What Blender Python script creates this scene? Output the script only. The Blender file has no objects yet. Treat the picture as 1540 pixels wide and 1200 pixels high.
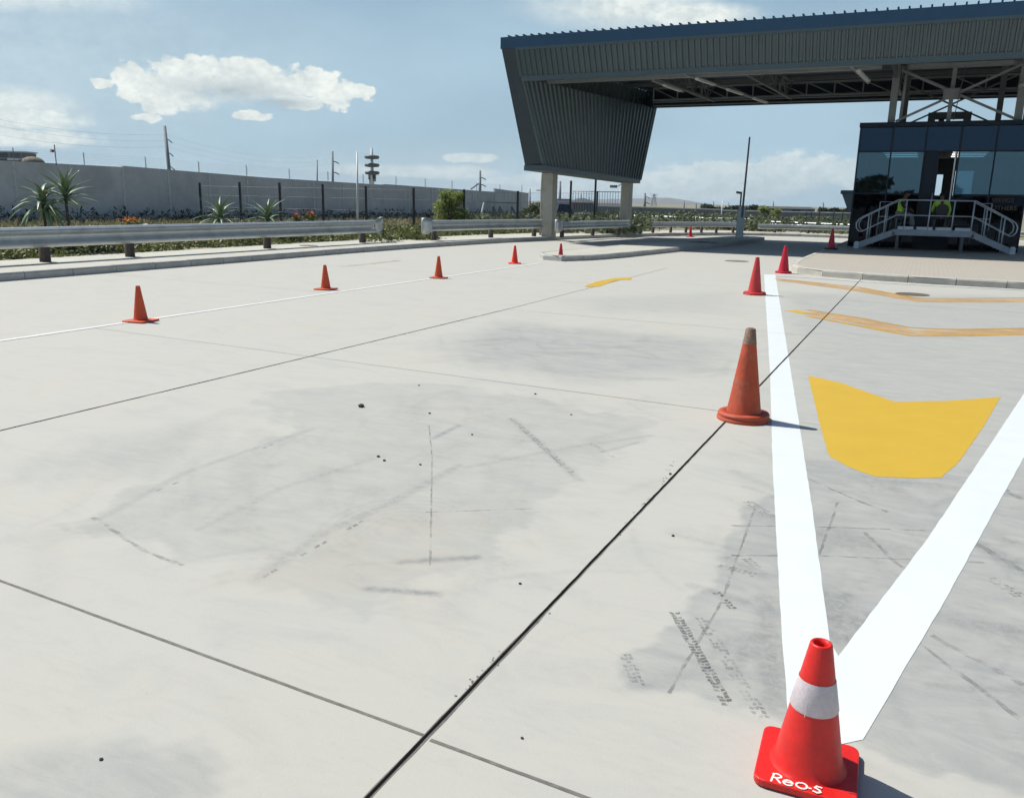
import bpy, bmesh, math, random
import numpy as np
from mathutils import Vector, Matrix
random.seed(7); rng = np.random.default_rng(7)
scene = bpy.context.scene
C = scene.collection
PI = math.pi

# ---------------------------------------------------------------- camera
F, EYE, CX, CY = 1253.0, 1.6, 770.0, 600.0          # focal length in photo pixels, eye height in metres
def _ray(x, y): return Vector((x-CX, y-CY, F))
_Y = _ray(1396, 314).normalized()                    # the lanes run along world +Y
_U = _ray(-1900, 248.08).cross(_Y).normalized()
if _U.y > 0: _U = -_U
_X = _Y.cross(_U)
if _X.x < 0: _X = -_X
ROT = Matrix((_X, _Y, _U))
cam = bpy.data.objects.new('camera', bpy.data.cameras.new('camera')); C.objects.link(cam)
cam.data.sensor_fit = 'HORIZONTAL'; cam.data.sensor_width = 36; cam.data.lens = F/1540*36
cam.data.clip_end = 20000; cam.data.clip_start = .05
_m = Matrix((ROT @ Vector((1,0,0)), ROT @ Vector((0,-1,0)), -(ROT @ Vector((0,0,1))))).transposed().to_4x4()
_m.translation = Vector((0,0,EYE)); cam.matrix_world = _m
scene.camera = cam
def G(x, y, z=0.0):                                  # ground (or height z) point seen at a photo pixel
    d = ROT @ _ray(x, y); return Vector((0,0,EYE)) + d*((z-EYE)/d.z)
def D(x, y, dep):                                    # point at a given distance in front of the eye
    return Vector((0,0,EYE)) + (ROT @ _ray(x, y))*(dep/F)
def AY(x, y, Y):
    d = ROT @ _ray(x, y); return Vector((0,0,EYE)) + d*(Y/d.y)

# ---------------------------------------------------------------- world, sun, exposure
SUN_EL, SUN_DIR = math.radians(53.5), Vector((-0.997, 0.078, 0)).normalized()
world = bpy.data.worlds.new('World'); scene.world = world; world.use_nodes = True
wn, wl = world.node_tree.nodes, world.node_tree.links
wn.clear()
def N(nodes, t, **k):
    n = nodes.new(t)
    for a, b in k.items():
        if a in n.inputs.keys(): n.inputs[a].default_value = b
        else: setattr(n, a, b)
    return n
def wmath(op, a, b=None, c=None, clamp=False):
    n = wn.new('ShaderNodeMath'); n.operation = op; n.use_clamp = clamp
    for i, v in enumerate((a, b, c)):
        if v is None: continue
        if isinstance(v, (int, float)): n.inputs[i].default_value = v
        else: wl.new(v, n.inputs[i])
    return n.outputs[0]
sky = wn.new('ShaderNodeTexSky'); sky.sky_type = 'NISHITA'; sky.sun_disc = False
sky.sun_elevation = SUN_EL; sky.sun_rotation = math.atan2(SUN_DIR.x, SUN_DIR.y)
sky.air_density = 1.0; sky.dust_density = 2.5; sky.ozone_density = 1.2
tc = wn.new('ShaderNodeTexCoord'); sp = wn.new('ShaderNodeSeparateXYZ'); wl.new(tc.outputs['Generated'], sp.inputs[0])
AZ = wmath('ARCTAN2', sp.outputs[0], sp.outputs[1]); EL = wmath('ARCSINE', sp.outputs[2])
cmb = wn.new('ShaderNodeCombineXYZ'); wl.new(AZ, cmb.inputs[0]); wl.new(wmath('MULTIPLY', EL, 1.5), cmb.inputs[1])
def wnoise(scale, detail=8, rough=.55, off=0.0, sy=1.0, dist=0.0):
    mp = wn.new('ShaderNodeMapping'); mp.inputs['Location'].default_value = (off, off*1.7, off*.3); mp.inputs['Scale'].default_value = (1, sy, 1)
    wl.new(cmb.outputs[0], mp.inputs[0])
    n = wn.new('ShaderNodeTexNoise'); n.inputs['Scale'].default_value = scale; n.inputs['Detail'].default_value = detail
    n.inputs['Roughness'].default_value = rough; n.inputs['Distortion'].default_value = dist
    wl.new(mp.outputs[0], n.inputs['Vector']); return n.outputs[0]
n_big, n_mid, n_fine, n_fr = wnoise(9, 9, .6, 3.1), wnoise(24, 9, .68, 7.7), wnoise(60, 8, .65, 1.3), wnoise(150, 6, .65, 4.3)
def blob(az, el, ra, re, amp=.9, n=None, soft=.25):
    """soft ellipse around a direction, its rim broken up by noise -> 0..1"""
    a = wmath('DIVIDE', wmath('SUBTRACT', AZ, az), ra); e = wmath('DIVIDE', wmath('SUBTRACT', EL, el), re)
    r = wmath('SQRT', wmath('ADD', wmath('MULTIPLY', a, a), wmath('MULTIPLY', e, e)))
    r = wmath('ADD', r, wmath('MULTIPLY', wmath('SUBTRACT', n if n is not None else n_mid, .5), -2*amp))
    return wmath('DIVIDE', wmath('SUBTRACT', 1.0, r), soft, clamp=True)
def wmax(*a):
    r = a[0]
    for b in a[1:]: r = wmath('MAXIMUM', r, b)
    return r
puff = wmath('ADD', wmath('ADD', wmath('MULTIPLY', n_mid, .48), wmath('MULTIPLY', n_fine, .32)), wmath('MULTIPLY', n_fr, .20))
vor = wn.new('ShaderNodeTexVoronoi'); vor.feature = 'SMOOTH_F1'; vor.inputs['Scale'].default_value = 62; vor.inputs['Smoothness'].default_value = .4
wl.new(cmb.outputs[0], vor.inputs['Vector'])
puff = wmath('SUBTRACT', wmath('ADD', puff, .14), wmath('MULTIPLY', vor.outputs['Distance'], .32))
def pf(az, el, ra, re, amp=1.05, soft=.22): return blob(az, el, ra, re, amp, puff, soft)
cum = wmax(blob(-.755,.120,.108,.021,.62,puff,.30), blob(-.835,.104,.042,.028,.75,puff,.28), pf(-.805,.124,.055,.018), pf(-.745,.127,.06,.018), pf(-.69,.120,.05,.018), pf(-.862,.117,.022,.016), pf(-.855,.100,.022,.016), pf(-.845,.088,.016,.010), pf(-.652,.110,.030,.016), pf(-.625,.113,.016,.010), pf(-.69,.100,.03,.009),
           pf(-.848,.077,.018,.007), pf(-.745,.084,.024,.0065), pf(-.889,.108,.012,.007), pf(-.755,.112,.085,.018,.6,.6), pf(-.80,.098,.05,.018,.6,.9), pf(-.71,.106,.06,.014,.6,.8))
far = wmath('MULTIPLY', wmax(blob(-.22,.036,.055,.014,1.0), blob(-.13,.036,.08,.020,1.0), blob(-.07,.034,.07,.020,1.0), blob(-.50,.047,.035,.007,.9), blob(-.30,.020,.22,.018,.6,n_big),
           blob(-.58,.030,.16,.012,.8,n_big,.5)), .62)
lefth = wmax(wmath('MULTIPLY', wmax(blob(-.985,.082,.10,.024,.6,n_big,.8), blob(-.96,.070,.07,.016,.8,n_mid,.6), blob(-1.0,.190,.18,.028,.5,n_big,.7), blob(-.955,.052,.08,.01,.8,n_mid,.5)), .88),
            wmath('MULTIPLY', blob(-.93,.13,.38,.13,.35,n_big,1.2), .30), wmath('MULTIPLY', blob(-.45,.02,.7,.05,.3,n_big,1.0), .28))
toph = wmath('MULTIPLY', wmax(blob(-.33,.205,.14,.028,.6,n_big,.9), blob(-.25,.198,.09,.016,.7,n_big,.6)), .95)
veil = wmath('ADD', wmath('MULTIPLY', wmath('DIVIDE', wmath('SUBTRACT', wnoise(3.2, 6, .5, 5.0, 2.0), .35), .4, clamp=True), .30), .0)
mask = wmax(cum, far, lefth, toph)
# cumulus: bright puffy rims, grey body
body = wmax(blob(-.765,.108,.080,.017,.8,n_mid,.9), blob(-.72,.098,.06,.010,.8,n_mid,.8))
lumps = wmath('DIVIDE', wmath('SUBTRACT', wmath('ADD', wmath('MULTIPLY', n_fine, .55), wmath('MULTIPLY', n_mid, .45)), .40), .20, clamp=True)
bright = wmath('MULTIPLY', wmath('ADD', wmath('MULTIPLY', lumps, .45), .55), wmath('SUBTRACT', 1.0, wmath('MULTIPLY', body, .75)))
bright = wmath('MULTIPLY', bright, wmath('SUBTRACT', 1.0, wmath('MULTIPLY', wmath('SUBTRACT', .07, EL, clamp=True), 4.5)))
ccol = N(wn, 'ShaderNodeMix', data_type='RGBA'); ccol.inputs[6].default_value = (.34,.43,.49,1); ccol.inputs[7].default_value = (.86,.91,.87,1)
wl.new(bright, ccol.inputs[0])
SKY_STR = .062
bg_sky = wn.new('ShaderNodeBackground'); bg_sky.inputs[1].default_value = SKY_STR
tint = N(wn, 'ShaderNodeMix', data_type='RGBA'); tint.blend_type = 'MULTIPLY'; tint.inputs[0].default_value = 1; tint.inputs[7].default_value = (.66,.90,1.12,1)
wl.new(sky.outputs[0], tint.inputs[6]); wl.new(tint.outputs[2], bg_sky.inputs[0])
bg_veil = wn.new('ShaderNodeBackground'); bg_veil.inputs[0].default_value = (.405,.570,.685,1); bg_veil.inputs[1].default_value = 1.0
bg_c = wn.new('ShaderNodeBackground'); wl.new(ccol.outputs[2], bg_c.inputs[0]); bg_c.inputs[1].default_value = 1.0
m1 = wn.new('ShaderNodeMixShader'); m2 = wn.new('ShaderNodeMixShader'); wo = wn.new('ShaderNodeOutputWorld')
hz = wmath('MULTIPLY', wmath('SUBTRACT', 1.0, wmath('DIVIDE', EL, .30, clamp=True)), .35)
low = wmath('SUBTRACT', 1.0, wmath('DIVIDE', wmath('SUBTRACT', EL, .20), .22, clamp=True))
wl.new(wmath('MULTIPLY', wmath('ADD', wmath('ADD', veil, hz), .56, clamp=True), low), m1.inputs[0]); wl.new(bg_sky.outputs[0], m1.inputs[1]); wl.new(bg_veil.outputs[0], m1.inputs[2])
wl.new(mask, m2.inputs[0]); wl.new(m1.outputs[0], m2.inputs[1]); wl.new(bg_c.outputs[0], m2.inputs[2]); wl.new(m2.outputs[0], wo.inputs[0])
world.cycles.sampling_method = 'MANUAL'; world.cycles.sample_map_resolution = 512

sun = bpy.data.objects.new('sun', bpy.data.lights.new('sun', 'SUN')); C.objects.link(sun)
sun.data.energy = 4.7; sun.data.angle = math.radians(.5); sun.data.color = (1.0, .965, .89)
_sd = Vector((SUN_DIR.x*math.cos(SUN_EL), SUN_DIR.y*math.cos(SUN_EL), math.sin(SUN_EL)))
sun.rotation_euler = _sd.to_track_quat('Z', 'Y').to_euler(); sun.location = (-20, 5, 30)
vs = scene.view_settings; vs.view_transform = 'Standard'; vs.look = 'None'; vs.gamma = 1; vs.exposure = 0.08; vs.use_curve_mapping = False
scene.render.engine = 'CYCLES'; scene.cycles.max_bounces = 8; scene.cycles.transparent_max_bounces = 12; scene.cycles.use_denoising = True

# ---------------------------------------------------------------- helpers
def tag(o, label=None, cat=None, group=None, kind=None):
    if label: o['label'] = label
    if cat: o['category'] = cat
    if group: o['group'] = group
    if kind: o['kind'] = kind
    return o
def thing(name, label, cat, loc=(0,0,0), rz=0, group=None):
    o = bpy.data.objects.new(name, None); C.objects.link(o); o.location = loc; o.rotation_euler = (0,0,rz)
    o.empty_display_size = .2
    return tag(o, label, cat, group)
def dup(root, loc=None, rz=None, label=None, group=None, scale=None):
    def cp(o, parent):
        c = o.copy(); C.objects.link(c); c.parent = parent
        if parent is not None: c.matrix_parent_inverse = o.matrix_parent_inverse.copy()
        for ch in [q for q in KIDS.get(o.name, [])]: cp(ch, c)
        return c
    r = cp(root, None)
    if loc is not None: r.location = loc
    if rz is not None: r.rotation_euler = (0,0,rz)
    if scale is not None: r.scale = (scale,)*3
    if label: r['label'] = label
    if group: r['group'] = group
    return r
KIDS = {}
class MB:
    def __init__(s): s.v = []; s.f = []; s.sm = []
    def add(s, vs_, fs_, smooth=False):
        k = len(s.v); s.v += [tuple(p) for p in vs_]; s.f += [tuple(i+k for i in f) for f in fs_]; s.sm += [smooth]*len(fs_); return s
    def box(s, c, d, rz=0, ry=0, rx=0):
        hx, hy, hz_ = d[0]/2, d[1]/2, d[2]/2
        M = Matrix.Rotation(rz,3,'Z') @ Matrix.Rotation(ry,3,'Y') @ Matrix.Rotation(rx,3,'X')
        vs_ = [Vector(c) + M @ Vector((x*hx,y*hy,z*hz_)) for x in (-1,1) for y in (-1,1) for z in (-1,1)]
        return s.add(vs_, [(0,1,3,2),(4,6,7,5),(0,4,5,1),(2,3,7,6),(0,2,6,4),(1,5,7,3)])
    def bar(s, a, b, w, h=None, up=(0,0,1)):
        a, b = Vector(a), Vector(b); h = h or w; d = (b-a).normalized()
        u = Vector(up)
        if abs(d.dot(u)) > .98: u = Vector((0,1,0))
        x = d.cross(u).normalized()*w/2; y = x.cross(d).normalized()*h/2
        vs_ = [a-x-y, a+x-y, a+x+y, a-x+y, b-x-y, b+x-y, b+x+y, b-x+y]
        return s.add(vs_, [(0,3,2,1),(4,5,6,7),(0,1,5,4),(1,2,6,5),(2,3,7,6),(3,0,4,7)])
    def tube(s, pts, r, n=8, caps=True, closed=False):
        pts = [Vector(p) for p in pts]; rs = r if isinstance(r, (list, tuple)) else [r]*len(pts)
        k = len(s.v); up = Vector((0,0,1)); m = len(pts)
        prev = None
        for i, p in enumerate(pts):
            if closed: d = (pts[(i+1) % m]-pts[i-1]).normalized()
            else: d = (pts[min(i+1,m-1)]-pts[max(i-1,0)]).normalized()
            if prev is None:
                u = up if abs(d.dot(up)) < .95 else Vector((1,0,0)); x = d.cross(u).normalized()
            else: x = (prev - d*prev.dot(d)).normalized()
            prev = x; y = d.cross(x)
            for j in range(n):
                a = 2*PI*j/n; s.v.append(tuple(p + (x*math.cos(a)+y*math.sin(a))*rs[i]))
        for i in range(m if closed else m-1):
            for j in range(n):
                a0 = k+i*n; a1 = k+((i+1) % m)*n
                s.f.append((a0+j, a0+(j+1)%n, a1+(j+1)%n, a1+j)); s.sm.append(True)
        if caps and not closed:
            s.f.append(tuple(k+j for j in range(n))[::-1]); s.f.append(tuple(k+(m-1)*n+j for j in range(n))); s.sm += [False, False]
        return s
    def lathe(s, prof, n=32, c=(0,0,0), smooth=True, cap=False):
        k = len(s.v)
        for r, z in prof:
            for j in range(n):
                a = 2*PI*j/n; s.v.append((c[0]+r*math.cos(a), c[1]+r*math.sin(a), c[2]+z))
        for i in range(len(prof)-1):
            for j in range(n):
                s.f.append((k+i*n+j, k+i*n+(j+1)%n, k+(i+1)*n+(j+1)%n, k+(i+1)*n+j)); s.sm.append(smooth)
        if cap: s.f.append(tuple(k+(len(prof)-1)*n+j for j in range(n))); s.sm.append(False)
        return s
    def prism(s, poly, z0, z1):
        n = len(poly); P = [(p[0],p[1],z0) for p in poly] + [(p[0],p[1],z1) for p in poly]
        a = sum(poly[i][0]*poly[(i+1)%n][1]-poly[(i+1)%n][0]*poly[i][1] for i in range(n))
        top = tuple(range(n,2*n)); bot = tuple(range(n))[::-1]; sides = [(i,(i+1)%n,n+(i+1)%n,n+i) for i in range(n)]
        if a < 0: top, bot, sides = top[::-1], bot[::-1], [f[::-1] for f in sides]
        return s.add(P, [top, bot]+sides)
    def flat(s, poly, z): 
        n = len(poly); a = sum(poly[i][0]*poly[(i+1)%n][1]-poly[(i+1)%n][0]*poly[i][1] for i in range(n))
        return s.add([(p[0],p[1],z) for p in poly], [tuple(range(n)) if a > 0 else tuple(range(n))[::-1]])
    def corr(s, p00, p10, p11, p01, n, depth, nrm):
        """ribbed sheet on a quad: n ribs from p00->p10, running up to p01/p11"""
        p00, p10, p11, p01, nrm = map(Vector, (p00,p10,p11,p01,nrm)); vs_ = []
        prof = [(0,0),(.30,0),(.42,1),(.66,1),(.78,0)]
        us = [((i+t)/n, h) for i in range(n) for t, h in prof] + [(1.0,0)]
        for u, h in us:
            vs_ += [p00.lerp(p10,u)+nrm*depth*h, p01.lerp(p11,u)+nrm*depth*h]
        return s.add(vs_, [(2*i,2*i+2,2*i+3,2*i+1) for i in range(len(us)-1)])
    def build(s, name, mat, parent=None, bevel=0, loc=None, **props):
        me = bpy.data.meshes.new(name); me.from_pydata(s.v, [], s.f); me.update()
        me.polygons.foreach_set('use_smooth', s.sm)
        o = bpy.data.objects.new(name, me); C.objects.link(o)
        if mat is not None: me.materials.append(mat)
        if parent is not None:
            o.parent = parent; KIDS.setdefault(parent.name, []).append(o)
        if bevel:
            b = o.modifiers.new('bevel', 'BEVEL'); b.width = bevel; b.segments = 2; b.limit_method = 'ANGLE'
        for k, v in props.items(): o[k] = v
        return o
def struct(name, mb, mat, **k): return mb.build(name, mat, kind='structure', **k)

def mat(name, col, rough=.7, metal=0, var=.0, scale=6, bump=0, bscale=40, spec=.5, dirt=None, dscale=3, dthr=(.5,.7), emit=None, coat=0):
    m = bpy.data.materials.new(name); m.use_nodes = True; nt = m.node_tree; b = nt.nodes['Principled BSDF']
    b.inputs['Roughness'].default_value = rough; b.inputs['Metallic'].default_value = metal; b.inputs['Specular IOR Level'].default_value = spec
    b.inputs['Base Color'].default_value = (*col, 1); b.inputs['Coat Weight'].default_value = coat
    t = nt.nodes.new('ShaderNodeTexCoord'); cur = None
    if var or dirt:
        n = nt.nodes.new('ShaderNodeTexNoise'); n.inputs['Scale'].default_value = scale; n.inputs['Detail'].default_value = 6; n.inputs['Roughness'].default_value = .65
        nt.links.new(t.outputs['Object'], n.inputs['Vector'])
        r = nt.nodes.new('ShaderNodeValToRGB'); r.color_ramp.elements[0].position = .3; r.color_ramp.elements[1].position = .7
        r.color_ramp.elements[0].color = tuple(c*(1-var) for c in col)+(1,); r.color_ramp.elements[1].color = tuple(min(1,c*(1+var)) for c in col)+(1,)
        nt.links.new(n.outputs[0], r.inputs[0]); cur = r.outputs[0]
    if dirt:
        n = nt.nodes.new('ShaderNodeTexNoise'); n.inputs['Scale'].default_value = dscale; n.inputs['Detail'].default_value = 8; n.inputs['Roughness'].default_value = .7
        nt.links.new(t.outputs['Object'], n.inputs['Vector'])
        mr = nt.nodes.new('ShaderNodeMapRange'); mr.inputs[1].default_value = dthr[0]; mr.inputs[2].default_value = dthr[1]
        nt.links.new(n.outputs[0], mr.inputs[0])
        mx = nt.nodes.new('ShaderNodeMix'); mx.data_type = 'RGBA'; nt.links.new(mr.outputs[0], mx.inputs[0]); nt.links.new(cur, mx.inputs[6]); mx.inputs[7].default_value = (*dirt, 1)
        cur = mx.outputs[2]
    if cur: nt.links.new(cur, b.inputs['Base Color'])
    if bump:
        n = nt.nodes.new('ShaderNodeTexNoise'); n.inputs['Scale'].default_value = bscale; n.inputs['Detail'].default_value = 4
        nt.links.new(t.outputs['Object'], n.inputs['Vector']); bp = nt.nodes.new('ShaderNodeBump'); bp.inputs['Strength'].default_value = bump; bp.inputs['Distance'].default_value = .02
        nt.links.new(n.outputs[0], bp.inputs['Height']); nt.links.new(bp.outputs[0], b.inputs['Normal'])
    if emit: b.inputs['Emission Color'].default_value = (*emit[:3],1); b.inputs['Emission Strength'].default_value = emit[3]
    return m
M = {}
M['cone_new'] = mat('cone_new', (.68,.016,.012), .44, var=.12, scale=14, bump=.10, bscale=45, dirt=(.50,.06,.045), dscale=9, dthr=(.58,.74))
M['cone_old'] = mat('cone_old', (.46,.072,.028), .6, var=.22, scale=9, dirt=(.42,.17,.11), dscale=7, dthr=(.52,.75), bump=.1, bscale=60)
M['cone_orange'] = mat('cone_orange', (.62,.080,.020), .5, var=.12, scale=10)
M['cone_pink'] = mat('cone_pink', (.58,.045,.042), .45, var=.12, scale=10)
M['cone_crimson'] = mat('cone_crimson', (.55,.010,.03), .4, var=.12, scale=10)
M['cone_bright'] = mat('cone_bright', (.85,.04,.012), .42, var=.08, scale=10)
M['worn'] = mat('worn_plastic', (.27,.175,.125), .85, var=.35, scale=45, bump=.3, bscale=80)
M['band'] = mat('reflective_band', (.60,.53,.55), .45, var=.10, scale=60, bump=.12, bscale=160)
M['chalk'] = mat('chalk_writing', (.86,.78,.72), .8)
M['black_rubber'] = mat('black_rubber', (.025,.025,.03), .6)
M['galv'] = mat('galvanised_steel', (.50,.53,.53), .45, metal=.55, var=.13, scale=5, dirt=(.36,.38,.38), dscale=2.5)
M['post_wood'] = mat('post_timber', (.085,.065,.055), .85, var=.35, scale=20, bump=.4)
M['rail_paint'] = mat('galvanised_tube', (.52,.56,.60), .45, metal=.3, var=.1, scale=8)
M['stringer'] = mat('galvanised_channel', (.30,.34,.38), .5, metal=.3, var=.15, scale=5)
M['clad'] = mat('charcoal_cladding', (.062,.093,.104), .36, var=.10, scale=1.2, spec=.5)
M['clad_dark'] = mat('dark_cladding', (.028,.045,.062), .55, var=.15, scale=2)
M['cap'] = mat('blue_flashing', (.018,.065,.13), .42, var=.08, scale=2)
M['steel_beam'] = mat('painted_steel', (.21,.235,.24), .5, var=.12, scale=3)
M['steel_dark'] = mat('dark_steel', (.105,.115,.12), .6, var=.12, scale=3)
M['col_conc'] = mat('column_concrete', (.42,.40,.345), .85, var=.10, scale=2.5, bump=.15, bscale=25, dirt=(.33,.31,.27), dscale=1.2)
M['frame_dark'] = mat('dark_frame', (.008,.018,.035), .5, spec=.25)
M['spandrel'] = mat('spandrel_panel', (.010,.050,.120), .25, spec=.3)
M['white'] = mat('white_painted', (.78,.80,.80), .5)
M['dark_int'] = mat('interior_dark', (.05,.055,.06), .8)
M['ceiling'] = mat('interior_ceiling', (.45,.45,.42), .8)
M['tubelight'] = mat('tube_light', (.9,.9,.9), .5, emit=(1,1,.95,1.6))
M['fence_black'] = mat('fence_post_black', (.012,.015,.02), .5)
M['wire'] = mat('fence_wire', (.22,.24,.26), .5, metal=.4)
M['pole'] = mat('pole_grey', (.20,.22,.24), .7, var=.2, scale=4)
M['pole_pale'] = mat('pole_pale', (.62,.64,.62), .5)
M['rust'] = mat('manhole_iron', (.13,.10,.075), .8, var=.3, scale=20)
M['sign_white'] = mat('sign_white', (.75,.70,.70), .5)
M['red_paint'] = mat('red_plastic', (.62,.012,.03), .45)
M['navy'] = mat('navy_canvas', (.02,.035,.07), .8)
M['thatch'] = mat('roof_thatch', (.22,.19,.14), .9, var=.3)
M['stone'] = mat('dark_stone', (.05,.055,.05), .9, var=.3, scale=60)
M['orange_text'] = mat('orange_lettering', (.13,.06,.03), .6)
M['pale_block'] = mat('pale_block', (.55,.62,.66), .7, var=.1)

def leafmat(name, a, b_, rough=.55, transl=.25):
    m = bpy.data.materials.new(name); m.use_nodes = True; nt = m.node_tree; b = nt.nodes['Principled BSDF']
    g = nt.nodes.new('ShaderNodeNewGeometry'); r = nt.nodes.new('ShaderNodeValToRGB')
    r.color_ramp.elements[0].color = (*a,1); r.color_ramp.elements[1].color = (*b_,1)
    nt.links.new(g.outputs['Random Per Island'], r.inputs[0]); nt.links.new(r.outputs[0], b.inputs['Base Color']); b.inputs['Roughness'].default_value = rough
    tr = nt.nodes.new('ShaderNodeBsdfTranslucent'); nt.links.new(r.outputs[0], tr.inputs[0]); mx = nt.nodes.new('ShaderNodeMixShader'); mx.inputs[0].default_value = transl
    nt.links.new(b.outputs[0], mx.inputs[1]); nt.links.new(tr.outputs[0], mx.inputs[2]); nt.links.new(mx.outputs[0], nt.nodes['Material Output'].inputs[0])
    return m
M['hedge'] = leafmat('groundcover_leaf', (.05,.08,.02), (.24,.25,.08))
M['dry'] = leafmat('dry_grass', (.22,.19,.11), (.34,.30,.18), .8)
M['drygreen'] = leafmat('mixed_grass', (.09,.11,.04), (.24,.22,.12), .8)
M['scrub'] = leafmat('scrub_leaf', (.06,.085,.045), (.20,.22,.12), .7)
M['bush'] = leafmat('bush_leaf', (.17,.22,.06), (.42,.47,.17), .6, .5)
M['darktree'] = leafmat('dark_leaf', (.02,.035,.02), (.06,.08,.04), .7)
M['aloe'] = mat('aloe_leaf', (.19,.27,.13), .4, var=.3, scale=3, coat=.2)
M['flower_o'] = leafmat('orange_petals', (.55,.12,.02), (.75,.28,.04))
M['flower_r'] = leafmat('coral_petals', (.60,.12,.09), (.80,.28,.20))

# ---------------------------------------------------------------- concrete yard
def concrete_mat():
    m = bpy.data.materials.new('yard_concrete'); m.use_nodes = True; nt = m.node_tree; L = nt.links; b = nt.nodes['Principled BSDF']
    t = nt.nodes.new('ShaderNodeTexCoord')
    def noise(sc, d=6, ro=.6, scl=(1,1,1), dist=0, rot=0):
        mp = nt.nodes.new('ShaderNodeMapping'); mp.inputs['Scale'].default_value = scl; mp.inputs['Rotation'].default_value = (0,0,rot); L.new(t.outputs['Object'], mp.inputs[0])
        n = nt.nodes.new('ShaderNodeTexNoise'); n.inputs['Scale'].default_value = sc; n.inputs['Detail'].default_value = d; n.inputs['Roughness'].default_value = ro; n.inputs['Distortion'].default_value = dist
        L.new(mp.outputs[0], n.inputs['Vector']); return n.outputs[0]
    def mr(v, a, b2, c, d):
        n = nt.nodes.new('ShaderNodeMapRange'); L.new(v, n.inputs[0])
        for i, q in enumerate((a,b2,c,d)): n.inputs[i+1].default_value = q
        return n.outputs[0]
    def mix(f, a, b2, mode='MIX'):
        n = nt.nodes.new('ShaderNodeMix'); n.data_type = 'RGBA'; n.blend_type = mode
        if isinstance(f, (int,float)): n.inputs[0].default_value = f
        else: L.new(f, n.inputs[0])
        for i, q in ((6,a),(7,b2)):
            if isinstance(q, tuple): n.inputs[i].default_value = (*q,1)
            else: L.new(q, n.inputs[i])
        return n.outputs[2]
    def mul(a, b2):
        n = nt.nodes.new('ShaderNodeMath'); n.operation = 'MULTIPLY'
        for i, q in enumerate((a,b2)):
            if isinstance(q,(int,float)): n.inputs[i].default_value = q
            else: L.new(q, n.inputs[i])
        return n.outputs[0]
    def attr(nm):
        n = nt.nodes.new('ShaderNodeAttribute'); n.attribute_name = nm; return n.outputs['Fac']
    c = mix(mr(noise(.42,5,.55),.35,.65,0,1), (.478,.469,.420), (.480,.466,.426))          # slow warm / cool drift
    c = mix(mr(noise(.9,4,.6,dist=.6,rot=.4),.52,.70,0,.55), c, (.495,.470,.405))
    c = mix(mr(noise(1.7,7,.68,(.8,1.6,1),.8),.50,.72,0,.42), c, (.375,.38,.368))            # trowel smears
    c = mix(mr(noise(5,8,.72,(.5,2.2,1),1.2,.15),.52,.72,0,.26), c, (.35,.358,.345))
    wear = attr('wear'); pink = attr('pink')
    sm = mr(noise(3.2,8,.7,(.6,1.8,1),1.5,.3),.34,.62,.42,1.0)
    c = mix(mul(mul(wear, sm), .78), c, (.265,.28,.285))
    brk = mr(noise(22,8,.75,(1,1,1),.6),.38,.66,.25,1.0)
    c = mix(mul(mul(attr('smear'), brk), .85), c, (.15,.16,.165))
    c = mix(mul(mul(pink, mr(noise(4,7,.65,(1,1,1),.8),.38,.62,.2,1.0)), .75), c, (.445,.405,.345))
    sc = mr(noise(16,8,.75,(.35,2.6,1),1.0,.5),.56,.70,0,1)                                       # scuffs inside the worn patches
    c = mix(mul(mul(sc, wear), .30), c, (.20,.205,.205))
    c = mix(mr(noise(38,6,.75,(1,1,1),.4),.55,.75,0,.20), c, (.34,.34,.325)); c = mix(mr(noise(55,3,.6),.70,.76,0,.5), c, (.25,.25,.24))
    c = mix(mr(noise(210,3,.5),.62,.72,0,.30), c, (.56,.55,.52)); c = mix(mr(noise(120,3,.6),.66,.74,0,.45), c, (.26,.255,.24))
    L.new(c, b.inputs['Base Color']); b.inputs['Roughness'].default_value = .82; b.inputs['Specular IOR Level'].default_value = .3
    bp = nt.nodes.new('ShaderNodeBump'); bp.inputs['Strength'].default_value = .25; bp.inputs['Distance'].default_value = .004
    L.new(noise(90,6,.7), bp.inputs['Height']); L.new(bp.outputs[0], b.inputs['Normal'])
    return m
M['conc'] = concrete_mat()

def grow(a, b, step, g=1.12, end=60, start=-60):
    mid = list(np.arange(a, b, step)); out = mid[:]
    x, s = a, step
    while x > start: s *= g; x -= s; out.insert(0, max(x, start))
    x, s = mid[-1], step
    while x < end: s *= g; x += s; out.append(min(x, end))
    return np.array(out)
def polymask(X, Y, poly, soft):
    inside = np.zeros(X.shape, bool); dist = np.full(X.shape, 1e9); n = len(poly)
    for i in range(n):
        x0, y0 = poly[i]; x1, y1 = poly[(i+1) % n]
        cond = ((y0 > Y) != (y1 > Y)) & (X < (x1-x0)*(Y-y0)/(y1-y0+1e-12)+x0); inside ^= cond
        t = np.clip(((X-x0)*(x1-x0)+(Y-y0)*(y1-y0))/((x1-x0)**2+(y1-y0)**2+1e-12), 0, 1)
        dist = np.minimum(dist, np.hypot(X-(x0+t*(x1-x0)), Y-(y0+t*(y1-y0))))
    sd = np.where(inside, dist, -dist)
    return np.clip(sd/soft*.5+.5, 0, 1)
def segmask(X, Y, pts, w):
    d = np.full(X.shape, 1e9)
    for (x0,y0),(x1,y1) in zip(pts[:-1], pts[1:]):
        t = np.clip(((X-x0)*(x1-x0)+(Y-y0)*(y1-y0))/((x1-x0)**2+(y1-y0)**2+1e-12), 0, 1)
        d = np.minimum(d, np.hypot(X-(x0+t*(x1-x0)), Y-(y0+t*(y1-y0))))
    return np.clip(1.4-d/w, 0, 1)
def px(*pts): return [tuple(G(x,y).xy) for x, y in pts]
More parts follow.
